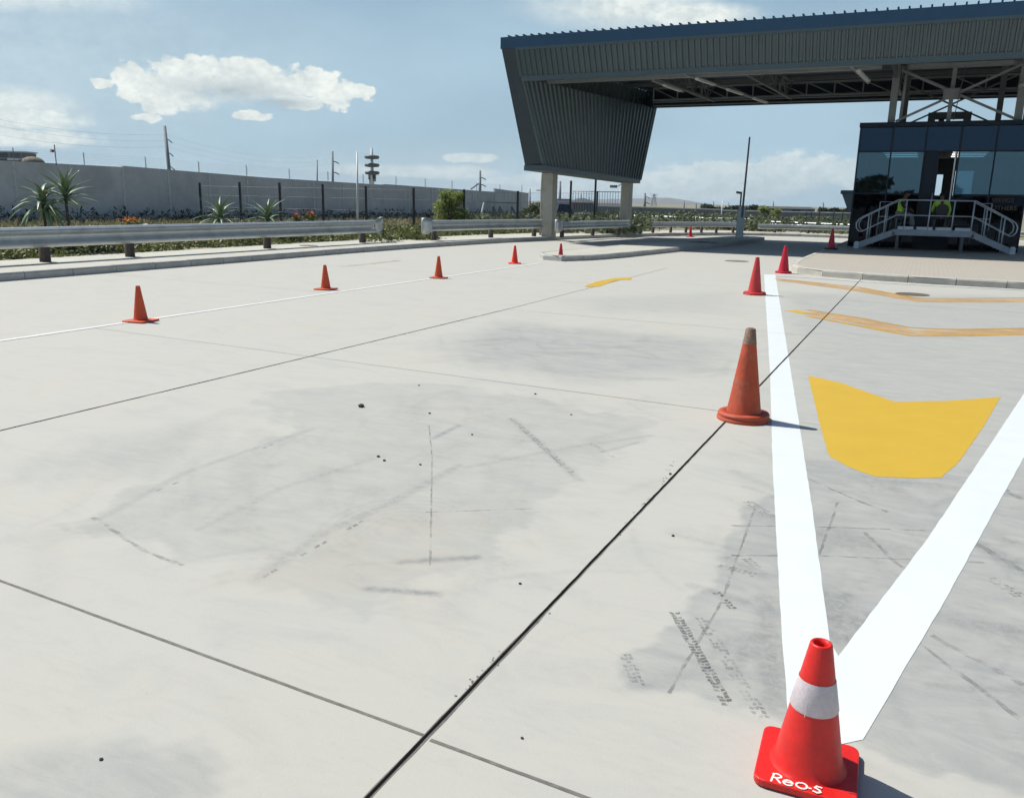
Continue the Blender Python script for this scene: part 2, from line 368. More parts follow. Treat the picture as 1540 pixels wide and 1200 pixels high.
KERB = [(-14.85,-40),(-14.85,10),(-14.9,15),(-15.05,20),(-15.0,24),(-14.7,28),(-14.2,32),(-13.55,35.5),(-12.8,38.7),(-11.9,41.4),(-10.9,43.9),(-9.9,45.6),(-8.6,46.9),(-7.2,47.6),(-5.8,47.85),(-3.4,47.7),(0,47.2),(8,45.6),(30,41)]
def yard():
    xs, ys = grow(-5.6, 1.6, .017, 1.09, 60, -16.5), grow(1.3, 9.0, .017, 1.09, 52, -60)
    X, Y = np.meshgrid(xs, ys); nx, ny = len(xs), len(ys)
    wob = .05*np.sin(X*7+Y*3)+.04*np.sin(Y*11-X*5)+.03*np.sin(X*23+Y*17)+.015*np.sin(X*61-Y*43)+.012*np.sin(Y*83+X*29)
    w = .40*polymask(X+wob, Y+wob, px((400,590),(560,575),(700,580),(985,635),(900,700),(740,810),(690,850),(560,930),(460,915),(385,870),(400,830),(270,850),(130,785),(260,715),(420,650)), .035)
    w = np.maximum(w, .80*polymask(X+wob*.6, Y+wob*.6, px((1160,735),(1120,780),(1085,835),(1060,885),(1010,920),(950,1005),(945,1032),(1060,1058),(1150,1085),(1185,1100),(1190,1070),(1540,1200),(1700,900),(1540,700),(1200,690)), .018))
    w = np.maximum(w, .75*polymask(X+wob, Y+wob, px((660,520),(760,485),(1110,515),(1080,555),(880,572),(700,545)), .35))
    w = np.maximum(w, .62*polymask(X+wob, Y+wob, px((1180,440),(1700,450),(1650,740),(1190,740)), .35))
    w = np.maximum(w, .55*polymask(X+wob, Y+wob, px((60,1130),(180,1110),(310,1150),(290,1230),(0,1260),(-40,1150)), .08)*1.35)
    w = np.maximum(w, .55*polymask(X+wob, Y+wob, px((80,700),(150,660),(330,640),(300,700),(120,720)), .25))
    w = np.maximum(w, .40*polymask(X+wob, Y+wob, px((850,450),(1100,440),(1100,470),(900,470)), .4))
    for a, b2, ww, st in (((600,845),(715,838),.025,1.0),((520,850),(600,845),.02,.7),((555,885),(650,893),.02,.9),((650,660),(690,640),.03,1.2),((960,665),(905,680),.02,.9),
                          ((470,668),(590,690),.018,.6),((590,690),(700,710),.018,.5),((640,775),(810,770),.012,.5)):
        w = np.maximum(w, st*segmask(X, Y, px(a, b2), ww))
    sm = np.zeros(X.shape); rs = np.random.default_rng(11)
    def stroke(pts, wd, st):
        a = np.array(pts); i0, i1 = np.searchsorted(xs, [a[:,0].min()-.15, a[:,0].max()+.15]); j0, j1 = np.searchsorted(ys, [a[:,1].min()-.15, a[:,1].max()+.15])
        if i1 <= i0 or j1 <= j0: return
        sl = (slice(j0,j1), slice(i0,i1)); d = np.full(X[sl].shape, 1e9)
        for (x0,y0),(x1,y1) in zip(pts[:-1], pts[1:]):
            t = np.clip(((X[sl]-x0)*(x1-x0)+(Y[sl]-y0)*(y1-y0))/((x1-x0)**2+(y1-y0)**2+1e-12), 0, 1); d = np.minimum(d, np.hypot(X[sl]-(x0+t*(x1-x0)), Y[sl]-(y0+t*(y1-y0))))
        g = st*np.clip(1.3-d/wd, 0, 1); sm[sl] = sm[sl]+g*(1-sm[sl])
    zones = [((-3.8,-1.6),(2.4,6.2),200,.13), ((-.75,1.3),(2.4,5.6),170,.30), ((-4.8,-1.5),(7.2,10),90,.25), ((-5.3,.9),(1.6,9),130,.14)]
    for (xa,xb),(ya,yb),k,st in zones:
        for _ in range(k):
            x0, y0 = rs.uniform(xa,xb), rs.uniform(ya,yb); an = rs.choice([.25,.9,1.9,2.6])+rs.normal(0,.22); L_ = rs.uniform(.12,.75); cv = rs.normal(0,.5); pts = [(x0,y0)]
            for q in range(5): an += cv/5; x0 += math.cos(an)*L_/5; y0 += math.sin(an)*L_/5; pts.append((x0,y0))
            stroke(pts, rs.choice([.014,.025,.05,.09]), st*1.25*rs.uniform(.25,1.0)**1.3)
    for k in range(7):                                                         # swirl of the brown oval stain
        c_ = G(630,800); rr = .10+.045*k; stroke([(c_.x-.12+rr*1.0*math.cos(t), c_.y+rr*1.25*math.sin(t)) for t in np.linspace(1.2,4.4,12)], .018, .22)
    for pts, wd, st in ((((150,780),(280,710),(470,645)),.03,.35),(((385,872),(480,805),(580,760),(690,700)),.035,.45),(((690,705),(860,672),(980,655)),.03,.35),(((560,690),(420,735),(300,795)),.03,.3),(((770,630),(872,722)),.035,.5),
                        (((600,845),(715,838)),.035,.8),(((555,885),(660,893)),.03,.7),(((1255,900),(1262,960),(1300,930)),.10,.7),(((1440,800),(1540,860)),.06,.6),(((1150,900),(1165,1060)),.05,.6),(((1040,880),(1120,905)),.03,.5),
                        (((1095,840),(1150,865)),.04,.6),(((1400,930),(1540,950)),.06,.35),(((1060,990),(1100,960),(1150,955)),.03,.35)): stroke(px(*pts), wd, st)
    p = polymask(X+wob, Y+wob, px((385,872),(500,800),(560,775),(680,770),(700,800),(640,850),(560,880),(440,890)), .15)
    kx = np.interp(Y, [k[1] for k in KERB[:12]], [k[0] for k in KERB[:12]])
    Xs = np.where(X < kx-.08, kx-.08, X)                                       # the sheet ends under the kerb
    v = np.stack([Xs.ravel(), Y.ravel(), np.zeros(X.size)], 1)
    i = np.arange(nx*ny).reshape(ny, nx); f = np.stack([i[:-1,:-1], i[:-1,1:], i[1:,1:], i[1:,:-1]], -1).reshape(-1,4)
    me = bpy.data.meshes.new('road'); me.vertices.add(len(v)); me.vertices.foreach_set('co', v.ravel())
    me.loops.add(f.size); me.loops.foreach_set('vertex_index', f.ravel()); me.polygons.add(len(f)); me.polygons.foreach_set('loop_start', np.arange(0,f.size,4)); me.update(calc_edges=True)
    for nm, arr in (('wear', w), ('pink', p), ('smear', sm)):
        a = me.attributes.new(nm, 'FLOAT', 'POINT'); a.data.foreach_set('value', arr.ravel().astype(np.float32))
    me.materials.append(M['conc']); o = bpy.data.objects.new('road', me); C.objects.link(o); o['kind'] = 'structure'
yard()

M['soil'] = mat('verge_soil', (.30,.27,.20), .95, var=.25, scale=1.2, dirt=(.13,.14,.07), dscale=.8, dthr=(.42,.62), bump=.4, bscale=8)
M['walk'] = mat('walkway_concrete', (.50,.485,.42), .85, var=.08, scale=2, bump=.1, dirt=(.42,.40,.35), dscale=1.5)
M['kerb'] = mat('kerb_concrete', (.44,.435,.405), .85, var=.10, scale=3, bump=.2, dirt=(.34,.34,.32), dscale=2.2)
gr = MB(); gr.flat([(-2590,-490),(1590,-490),(1590,2890),(-2590,2890)], -.03); struct('ground', gr, M['soil'])

def offset(path, d):
    out = []
    for i, p in enumerate(path):
        a = Vector(path[max(i-1,0)][:2]); b = Vector(path[min(i+1,len(path)-1)][:2]); t = (b-a).normalized()
        out.append((p[0]-t.y*d, p[1]+t.x*d))
    return out
def resample(path, step):
    pts = [Vector(p[:2]) for p in path]; out = [pts[0].copy()]; need = step; 
    for a, b in zip(pts[:-1], pts[1:]):
        L = (b-a).length; pos = 0
        while L-pos >= need:
            pos += need; out.append(a.lerp(b, pos/L)); need = step
        need -= L-pos
    return [tuple(p) for p in out]
def kerb_line(name, path, side, w=.15, h=.15, step=1.0, z0=-.02, gap=.012, mat_=None):
    mb = MB(); pts = resample(path, step)
    for a, b in zip(pts[:-1], pts[1:]):
        a, b = Vector(a), Vector(b); t = (b-a).normalized(); n = Vector((-t.y, t.x))*side
        a2, b2 = a+t*gap/2, b-t*gap/2; j = random.uniform(-.003,.003)
        sec = [(0,z0),(0.0,h-.035),(.03,h-.004+j),(w,h+j),(w,z0)]
        vs_ = [tuple(a2+n*u)+(z,) for u, z in sec]+[tuple(b2+n*u)+(z,) for u, z in sec]
        k = len(sec); fs = [(i,(i+1)%k,k+(i+1)%k,k+i) for i in range(k)]+[tuple(range(k))[::-1], tuple(range(k,2*k))]
        if side > 0: fs = [f[::-1] for f in fs]
        mb.add(vs_, fs)
    return struct(name, mb, mat_ or M['kerb'])
M['joint_soft'] = mat('kerb_joint', (.17,.17,.155), .9)
kerb_line('kerb', [(-14.85,-8)]+KERB[1:], 1)
# mortar behind the kerb stones, walkway and verge
ka, kb, kc = offset(KERB, .012), offset(KERB, .15), offset(KERB, 2.7)
mb = MB()
def ribbon(mb, A, B, z, zb=None):
    for i in range(len(A)-1):
        mb.add([(*A[i],z),(*A[i+1],z),(*B[i+1],zb or z),(*B[i],zb or z)], [(0,1,2,3)])
ribbon(mb, ka, offset(KERB,.14), .132); struct('kerb_bed', mb, M['joint_soft'])
for i in range(len(ka)-1): pass
mb = MB(); ribbon(mb, kb, kc, .148); struct('walkway', mb, M['walk'])
mb = MB(); kd = [(-60,-40)]*8+[(-60,60)]*4+[(-40,75),(-25,80),(-15,82),(-5,82),(5,82),(15,80),(40,75)]; kd = kd[:len(kc)]
ribbon(mb, offset(KERB,2.66), [(p[0]-60, p[1]+3) if i < 11 else (p[0]*1.2-20+i, p[1]+45) for i, p in enumerate(kc)], .138); struct('verge', mb, M['soil'])

# ---------------------------------------------------------------- joints and painted markings
M['seal'] = mat('joint_seal', (.006,.006,.006), .9, spec=.1)
M['cut'] = mat('joint_saw_cut', (.17,.16,.14), .9, var=.3, scale=30)
M['cut_fine'] = mat('joint_fine', (.27,.26,.24), .9, var=.3, scale=30)
def road_paint(name, col, lo=.0, hi=.12, scale=14, rough=.55, dirt=(.45,.45,.43)):
    m = mat(name, col, rough, var=.035, scale=3, bump=.08, bscale=120); nt = m.node_tree; L = nt.links; b = nt.nodes['Principled BSDF']
    t = nt.nodes.new('ShaderNodeTexCoord'); n = nt.nodes.new('ShaderNodeTexNoise'); n.inputs['Scale'].default_value = scale; n.inputs['Detail'].default_value = 9; n.inputs['Roughness'].default_value = .7
    L.new(t.outputs['Object'], n.inputs['Vector']); mr = nt.nodes.new('ShaderNodeMapRange'); mr.inputs[1].default_value = lo; mr.inputs[2].default_value = hi
    L.new(n.outputs[0], mr.inputs[0]); tr = nt.nodes.new('ShaderNodeBsdfTransparent'); mx = nt.nodes.new('ShaderNodeMixShader')
    L.new(mr.outputs[0], mx.inputs[0]); L.new(tr.outputs[0], mx.inputs[1]); L.new(b.outputs[0], mx.inputs[2]); L.new(mx.outputs[0], nt.nodes['Material Output'].inputs[0]); return m
M['line_white'] = road_paint('line_white', (.70,.735,.735), .18, .24)
M['line_thin'] = road_paint('line_thin', (.72,.72,.69), .28, .40, 20)
M['yellow'] = road_paint('chevron_yellow', (.60,.385,.035), .17, .24)
M['yellow_fade'] = road_paint('chevron_faded', (.58,.34,.10), .05, .75, 3)
M['yellow_mid'] = road_paint('chevron_worn', (.60,.35,.06), .05, .62, 4)
M['yellow_ghost'] = road_paint('chevron_ghost', (.56,.37,.18), .0, .62, 2)
M['tyre'] = road_paint('tyre_rubber', (.12,.12,.12), .36, .70, 30, .9)
M['tyre_soft'] = road_paint('tyre_smear', (.22,.225,.225), .40, .86, 9, .9)
def strip_path(pts, w, z, step=.12, jit=.0, taper=False):
    """flat painted strip whose edges waver slightly"""
    rs = resample(pts, step) + [tuple(pts[-1][:2])]; A = []; B = []
    for i, p in enumerate(rs):
        a = Vector(rs[max(i-1,0)]); b = Vector(rs[min(i+1,len(rs)-1)]); t = (b-a)
        if t.length < 1e-6: t = Vector((0,1))
        t.normalize(); n = Vector((-t.y,t.x)); w_ = w if not callable(w) else w(i/(len(rs)-1))
        A.append(Vector(p)+n*(w_/2+random.uniform(-jit,jit))); B.append(Vector(p)-n*(w_/2+random.uniform(-jit,jit)))
    mb = MB()
    vs_ = []
    for a, b in zip(A,B): vs_ += [(*a,z),(*b,z)]
    return mb.add(vs_, [(2*i,2*i+1,2*i+3,2*i+2) for i in range(len(A)-1)])
def joint(pts, w, z, m, jit=.0015): return struct('concrete_joint', strip_path(pts, w, z, .09, jit), m)
joint([(-1.19,-6),(-1.19,3.0)], .022, .001, M['cut'], .003); joint([(-1.19,3.0),(-1.19,21)], .018, .001, M['cut'], .002)
joint([(-1.19,-6),(-1.192,6.3)], .0125, .0018, M['seal'], .0012); joint([(-1.193,6.3),(-1.19,21)], .011, .0034, M['seal'], .0012)
joint([(-5.52,-6),(-5.53,11.3)], .012, .003, M['seal']); joint([(-5.53,11.3),(-5.8,21)], .012, .003, M['cut_fine'])
joint([(-14.8,2.25),(-3.34,1.98),(-1.2,1.915)], .013, .0012, M['cut'], .0008); joint([(-1.17,1.905),(3,1.76)], .013, .0012, M['cut'], .0008)
joint([(-9,6.8),(-5.55,6.68),(-3.5,6.60)], .007, .0014, M['cut_fine'], .001); joint([(-3.5,6.60),(-1.2,6.52)], .007, .0014, M['cut'], .001)
joint([(-1.17,6.5),(6,6.3)], .009, .0004, M['cut_fine']); joint([(-5.5,11.25),(-1.2,11.1)], .008, .0011, M['cut_fine'])
joint([(-14.8,11.6),(-9.1,11.5)], .008, .0011, M['cut_fine']); joint([(3.14,-4),(3.14,20)], .012, .0034, M['cut'])
joint([(-1.17,15.7),(8,15.5)], .008, .0011, M['cut_fine']); joint([(-14.8,16.2),(-5.9,15.9)], .008, .0011, M['cut_fine'])

# crumbs of broken concrete along the black joint
mb = MB()
for (x0, y0) in px((718,1020),(815,930),(940,790),(1010,700),(965,760),(735,1000),(1000,720)):
    for k in range(9):
        a = Vector((x0+random.gauss(0,.011), y0+random.gauss(0,.07))); r = random.uniform(.0018,.0065)
        mb.flat([(a.x+r*math.cos(t)*random.uniform(.6,1.2), a.y+r*math.sin(t)*random.uniform(.6,1.2)) for t in np.linspace(0,2*PI,7)[:-1]], .0015)
struct('chipped_concrete', mb, M['cut'])

def wavy_poly(poly, step=.06, jit=.004):
    out = []
    for i in range(len(poly)):
        a = Vector(poly[i]); b = Vector(poly[(i+1)%len(poly)]); k = max(1, int((b-a).length/step)); n = Vector((-(b-a).y,(b-a).x)).normalized()
        for j in range(k): out.append(tuple(a.lerp(b, j/k)+n*(random.uniform(-jit,jit) if j else 0)))
    return out
def marking(poly, m, z=.0008, step=.10, jit=.0016): return struct('road_marking', MB().flat(wavy_poly(poly, step, jit), z), m)
marking(px((1149,413),(1166,413),(1196,600),(1221,760),(1248,965),(1263,990),(1215,1100),(1186,1084),(1176,960),(1162,700),(1158,560)), M['line_white'])
marking(px((1540,592),(1640,470),(1660,520),(1540,688),(1420,905),(1298,1112),(1266,1119),(1215,1105),(1262,985),(1395,810)), M['line_white'], .0016)
marking(px((1215,565),(1262,575),(1345,604),(1425,603),(1505,597),(1478,643),(1440,697),(1416,718),(1372,719),(1318,717),(1280,704),(1247,686),(1236,650)), M['yellow'], .0010, .05, .0035)
struct('road_marking', strip_path(px((1190,467),(1213,471)), .26, .0014, .15, .012), M['yellow'])
struct('road_marking', strip_path(px((1213,470),(1290,483),(1368,500),(1440,501),(1600,497)), .40, .0006, .30, .012), M['yellow_ghost'])
struct('road_marking', strip_path(px((1212,475),(1290,490),(1370,505),(1440,505),(1600,502)), .13, .0012, .28, .010), M['yellow_mid'])
struct('road_marking', strip_path(px((1213,466),(1290,478),(1368,493),(1440,496),(1600,493)), .13, .0012, .28, .010), M['yellow_fade'])
struct('road_marking', strip_path(px((1165,419),(1290,432),(1380,449),(1440,449),(1620,448)), .16, .0012, .30, .015), M['yellow_fade'])
struct('road_marking', strip_path(px((1175,421),(1290,436),(1390,453),(1440,453),(1620,452)), .5, .0006, .4, .02), M['yellow_ghost'])
marking(px((879,430.5),(894.5,424.5),(923.6,418.6),(949,417.3),(949,421),(927,422),(900,431.4),(882,432)), M['yellow'], .004, .2, .01)
struct('road_marking', strip_path(px((515,401),(560,397),(600,392)), .30, .002, .35, .03), road_paint('smudge_yellow', (.50,.41,.28), .38, .85, 3))
struct('road_marking', strip_path([(-8.93,-12),(-8.93,6),(-9.0,12),(-9.02,20.3)], .085, .0045, .25, .006), M['line_thin'])
struct('road_marking', strip_path(px((1166,416),(1200,417),(1293,424),(1400,430),(1540,437),(1640,444)), .10, .0075, .1, .01), M['line_white'])
# thin construction lines and tyre tracks
def scuff(pts, w, m, z=.0005): struct('tyre_mark', strip_path(px(*pts), w*1.25, z, .04, w*.3), m)
for pts, w in ((((1100,790),(1260,793),(1400,798)),.012), (((1100,835),(1250,836),(1480,846)),.012), (((1005,1042),(1085,905),(1135,765)),.010), (((1215,720),(1300,757),(1335,770)),.016),
               (((1260,755),(1232,835)),.010), (((1300,800),(1345,845),(1400,880)),.018), (((1380,965),(1480,1040),(1600,1130)),.016), (((1440,800),(1540,860)),.03), (((1400,955),(1540,1030)),.02),
               (((647,850),(650,690),(645,640)),.008), (((140,778),(220,830),(275,850)),.018),
               (((640,770),(800,765)),.008), (((1480,720),(1555,760),(1620,800)),.03)):
    scuff(pts, w, M['tyre_soft'])
def tread(p0, p1, w, m, rows=3, pitch=.028, keep=.8):
    a, b = Vector(px(p0)[0]), Vector(px(p1)[0]); t = (b-a).normalized(); n = Vector((-t.y,t.x)); mb = MB(); k = int((b-a).length/pitch)
    for i in range(k):
        f = i/k
        for r in range(rows):
            if random.random() > keep*(1-abs(f-.5)*.6): continue
            u = (r-(rows-1)/2)/rows*w; c = a+t*(i*pitch)+n*(u+random.uniform(-.002,.002)); hw, hl = w/rows*.40, pitch*.36; s = .35*(1 if r % 2 else -1)
            q = [c-n*hw-t*(hl-s*hw), c+n*hw-t*(hl+s*hw), c+n*hw+t*(hl-s*hw), c-n*hw+t*(hl+s*hw)]
            mb.flat([tuple(p+Vector((random.uniform(-.0025,.0025),random.uniform(-.0025,.0025)))) for p in q], .0007)
    struct('tyre_mark', mb, m)
tread((1015,922),(1100,1068), .045, M['tyre'], 2, .020, 1.2); tread((1055,930),(1150,1085), .05, M['tyre_soft'], 3, .024, .8)
tread((1125,755),(1165,780), .07, M['tyre_soft'], 3, .022, .9); tread((1078,892),(1108,920), .04, M['tyre'], 2, .022, .8); tread((1120,838),(1143,856), .05, M['tyre_soft'], 2, .022, .9)
tread((770,630),(872,722), .045, M['tyre_soft'], 2, .03, .9); tread((885,665),(935,695), .04, M['tyre_soft'], 2, .03, .8); tread((940,985),(965,1040), .05, M['tyre_soft'], 3, .024, .8)
tread((1085,850),(1145,868), .05, M['tyre_soft'], 3, .022, .9); tread((130,780),(470,645), .025, M['tyre_soft'], 1, .06, .35); tread((400,865),(560,775), .025, M['tyre_soft'], 1, .05, .4)
tread((1490,870),(1540,900), .06, M['tyre_soft'], 3, .024, .9); tread((1300,1085),(1100,1050), .03, M['tyre_soft'], 1, .03, .3)

# manhole covers, pebbles
def disc(c, r, z, name, m, label, cat):
    mb = MB(); mb.lathe([(r,-.01),(r,.006),(r*.86,.008),(r*.84,.002),(0.001,.002)], 28, (0,0,0), False)
    o = mb.build(name, m); o.location = (c[0],c[1],z); return tag(o, label, cat)
disc(G(1372,443), .30, .002, 'manhole_cover', M['rust'], 'round rusty manhole cover in the road before the paved island', 'manhole cover')
disc(G(464,369.5,.15), .28, .148, 'manhole_cover', M['rust'], 'round brown manhole cover in the walkway beneath the long guardrail', 'manhole cover')
def pebble(x, y, r, label, group=None):
    mb = MB(); bm = bmesh.new(); bmesh.ops.create_icosphere(bm, subdivisions=2, radius=r)
    for v in bm.verts: v.co = Vector((v.co.x*random.uniform(.85,1.25), v.co.y*random.uniform(.8,1.1), v.co.z*.55))
    me = bpy.data.meshes.new('stone'); bm.to_mesh(me); bm.free(); me.materials.append(M['stone'])
    o = bpy.data.objects.new('stone', me); C.objects.link(o); p = G(x,y); o.location = (p.x,p.y,r*.45); o.rotation_euler = (0,0,random.random()*6); tag(o, label, 'stone', group)
pebble(543,612,.026,'dark pebble on the pale concrete, the largest of those scattered left of the black joint')
for x, y, r in ((646,622,.010),(578,693,.010),(569,687,.011),(632,699,.008),(710,654,.008),(805,593,.010),(859,624,.008),(152,1142,.006),(1012,806,.008),(782,878,.007),(785,1110,.005),(1008,713,.009),(630,580,.009)):
    pebble(x, y, r, 'tiny dark crumb of stone lying on the pale concrete', 'crumbs of stone scattered on the concrete')

# ---------------------------------------------------------------- islands
M['paver'] = None
def paver_mat():
    m = mat('island_paving', (.36,.30,.24), .85, var=.08, scale=2); nt = m.node_tree; b = nt.nodes['Principled BSDF']; t = nt.nodes.new('ShaderNodeTexCoord')
    br = nt.nodes.new('ShaderNodeTexBrick'); br.inputs['Scale'].default_value = 1; br.inputs['Brick Width'].default_value = .2; br.inputs['Row Height'].default_value = .1; br.inputs['Mortar Size'].default_value = .006
    br.inputs['Color1'].default_value = (.45,.41,.35,1); br.inputs['Color2'].default_value = (.42,.38,.325,1); br.inputs['Mortar'].default_value = (.33,.30,.26,1)
    nt.links.new(t.outputs['Object'], br.inputs[0]); nt.links.new(br.outputs[0], b.inputs['Base Color']); return m
M['paver'] = paver_mat()
M['kerb_pale'] = mat('kerb_pale', (.50,.475,.415), .85, var=.12, scale=2.5, bump=.2, dirt=(.40,.38,.34), dscale=3)
ISR = [(-3.05,46),(-3.15,30),(-3.12,24.0),(-3.0,22.6),(-2.70,21.6),(-2.1,20.95),(-1.2,20.62),(.2,20.42),(2.0,20.4),(5,20.55),(9,20.8),(14,21.2)]
kerb_line('kerb', ISR[::-1], -1, .15, .155, .95, mat_=M['kerb_pale'])
mb = MB(); inner = offset(ISR, .15); poly = inner+[(14,46)]; mb.flat(poly, .150); struct('traffic_island', mb, M['paver'])
mb = MB(); ribbon(mb, offset(ISR,.012), offset(ISR,.14), .135); struct('kerb_bed', mb, M['joint_soft'])
L_isl = [G(812,388),G(818,391.5),G(836,393.3),G(860,393.2),G(900,391),G(940,387.5),G(990,382),G(1060,374.5),G(1110,368.5),G(1140,364.5),G(1150,361.5)]
L_isl = [(p.x,p.y) for p in L_isl]; back = [(-7.2,41.6),(-7.9,41.7),(-8.4,40.5),(-9.0,37),(-9.4,32),(-9.75,27),(-10.0,24),(-10.05,22.6)]
loop = L_isl+back+[L_isl[0]]
kerb_line('kerb', loop, 1, .15, .15, .8)
mb = MB(); pts_in = offset(loop, .145)[:-1]; mb.flat(pts_in, .147); struct('traffic_island', mb, M['walk'])

# ---------------------------------------------------------------- traffic cones
def cone(name, label, p, h, rb, rt, base, m, bh=.025, base_w=.27, group=None, rz=0, tip=None, band=None, writing=None, base_mat=None, facets=36, dark_tip=False, tilt=0):
    t = thing(name, label, 'traffic cone', (p[0],p[1],p[2] if len(p) > 2 else 0), rz, group)
    if tilt: t.rotation_euler = (0, tilt, rz)
    bm_ = MB()
    if base == 'square':
        w = base_w/2; c = .10*base_w; poly = []
        for sx, sy in ((1,1),(-1,1),(-1,-1),(1,-1)):
            a0 = {(1,1):0,(-1,1):90,(-1,-1):180,(1,-1):270}[(sx,sy)]
            for k in range(4):
                a = math.radians(a0+k*30); poly.append((sx*(w-c)+c*math.cos(a), sy*(w-c)+c*math.sin(a)))
        bm_.prism(poly, .004, bh)
        bm_.build('base', base_mat or m, t, .004)
    elif base == 'round':
        w = base_w/2
        bm_.lathe([(w*.99,.0),(w,.012),(w*.985,.022),(w*.93,.030),(w*.965,.040),(w*.97,bh*.75),(w*.93,bh*.95),(w*.86,bh),(rb*1.0,bh*.98),(rb,bh*.6)], 44).build('base', base_mat or m, t)
    z0 = bh
    def rad(z): 
        f = (z-z0)/(h-z0); return rb+(rt-rb)*f
    segs = [(z0, h, m)]
    if band: segs = [(z0, band[0], m), (band[1], h, m)]
    prof = []
    zs = [z0, z0+.006]+list(np.linspace(z0+.02, h-.006, 7))
    prof = [(rb*1.12 if base == 'square' else rb*1.04, z0-.002), (rb*1.03, z0+.006)]+[(rad(z), z) for z in zs[2:]]+[(rt*1.0,h-.003),(rt*.93,h),(rt*.72,h-.001),(rt*.66,h-.02),(rt*.9,h-.12)]
    body = MB().lathe(prof, facets); body.build('cone_body', m, t)
    if band:
        k = MB(); n = 40; k.lathe([(rad(band[0])+.0012,band[0]),(rad(band[0])+.0022,band[0]+.003),(rad(band[1])+.0022,band[1]-.003),(rad(band[1])+.0012,band[1])], n)
        o = k.build('reflective_band', M['band'], t)
    if tip:
        MB().lathe([(rad(tip)+.0015,tip),(rt+.003,h-.004),(rt*.9,h+.003),(rt*.62,h+.001)], facets).build('worn_tip', M['worn'], t)
    return t
near = cone('traffic_cone', 'nearest red-orange cone with a white band and REO.S written on its base', (-.125,2.295), .410, .098, .030, 'square', M['cone_new'], .026, .275, rz=math.radians(2.5), band=(.212,.302))
MB().box((-.020,-.0665,.257),(.0022,.0022,.088), 0, .02, -.175).build('band_seam', M['white'], near)
def strokes(mb, segs, w, z):
    for pts in segs:
        P = [Vector(p) for p in pts]
        for a, b in zip(P[:-1], P[1:]):
            d = (b-a).normalized(); n = Vector((-d.y,d.x))*w/2; e = d*w*.35
            mb.add([(*(a-e-n),z),(*(b+e-n),z),(*(b+e+n),z),(*(a-e+n),z)], [(0,1,2,3)]); z += .00008
def arc(cx, cy, rx, ry, a0, a1, n=12): return [(cx+rx*math.cos(math.radians(a0+(a1-a0)*i/n)), cy+ry*math.sin(math.radians(a0+(a1-a0)*i/n))) for i in range(n+1)]
mb = MB(); bx, by = -.088, -.131
S = lambda seg, ox, oy=0, s=1.12: [(bx+ox*s+x*s, by+oy+y*s) for x, y in seg]
strokes(mb, [S([(0,0),(.004,.032)],0), S([(.002,.031),(.012,.034),(.021,.030),(.022,.023),(.013,.017),(.003,.016)],0), S([(.010,.016),(.022,.001)],0),
             S(arc(.010,.010,.011,.010,0,325)+[], .030, -.001), S([(0,.010),(.021,.012)], .030,-.001),
             S(arc(.012,.012,.013,.011,90,450), .060,-.001),
             S([(0,.009),(.004,.009)], .090), S([(.017,.024),(.006,.025),(.002,.018),(.013,.012),(.016,.005),(.008,.000),(-.001,.003)], .101,-.001)], .0056, .0268)
mb.build('writing', M['chalk'], near, label='REO.S in hand-drawn pale letters')
cone('traffic_cone', 'large faded orange cone with worn brown tip and thick round base', G(1117.5,630), .70, .128, .034, 'round', M['cone_old'], .062, .40, tip=.585, rz=1.0)
GL = 'small cones along the thin white line'
for (x, y, h, lab, m) in ((212,485.5,.455,'orange cone on the thin white line, nearest the left edge and biggest of that row','cone_orange'),
                          (490,437.5,.43,'orange cone on the thin white line, second from the left','cone_orange'),
                          (659.5,420.5,.45,'orange cone on the thin white line, third from the left','cone_orange'),
                          (774,398.5,.46,'vivid red cone near the far end of the thin white line','cone_bright')):
    p = G(x,y-2); cone('traffic_cone', lab, p, h, .088, .026, 'square', M[m], .022, .33, GL, rz=random.uniform(.1,.5), tilt=random.uniform(-.02,.02))
cone('traffic_cone', 'crimson cone standing at the rounded nose of the left traffic island', G(843,391.5), .46, .085, .025, 'square', M['cone_crimson'], .022, .33, GL, rz=.3)
cone('traffic_cone', 'pinkish red cone at the left side of the thick white line, below the dark booth', G(1134.5,443), .68, .125, .034, 'round', M['cone_pink'], .05, .42, facets=18)
cone('traffic_cone', 'crimson cone at the corner of the paved island where the white line ends', G(1178,411), .66, .13, .034, 'round', M['cone_crimson'], .05, .40)
p = G(1249.5,375,.15); cone('traffic_cone', 'dark red cone with a black base in the canopy shade beside the glass booth', p, .70, .13, .035, 'square', M['cone_crimson'], .05, .42, base_mat=M['black_rubber'])
cone('traffic_cone', 'slim red cone beyond the left island, in front of the far guardrail', G(1038,356.5), .52, .10, .03, 'square', M['cone_crimson'], .03, .36)

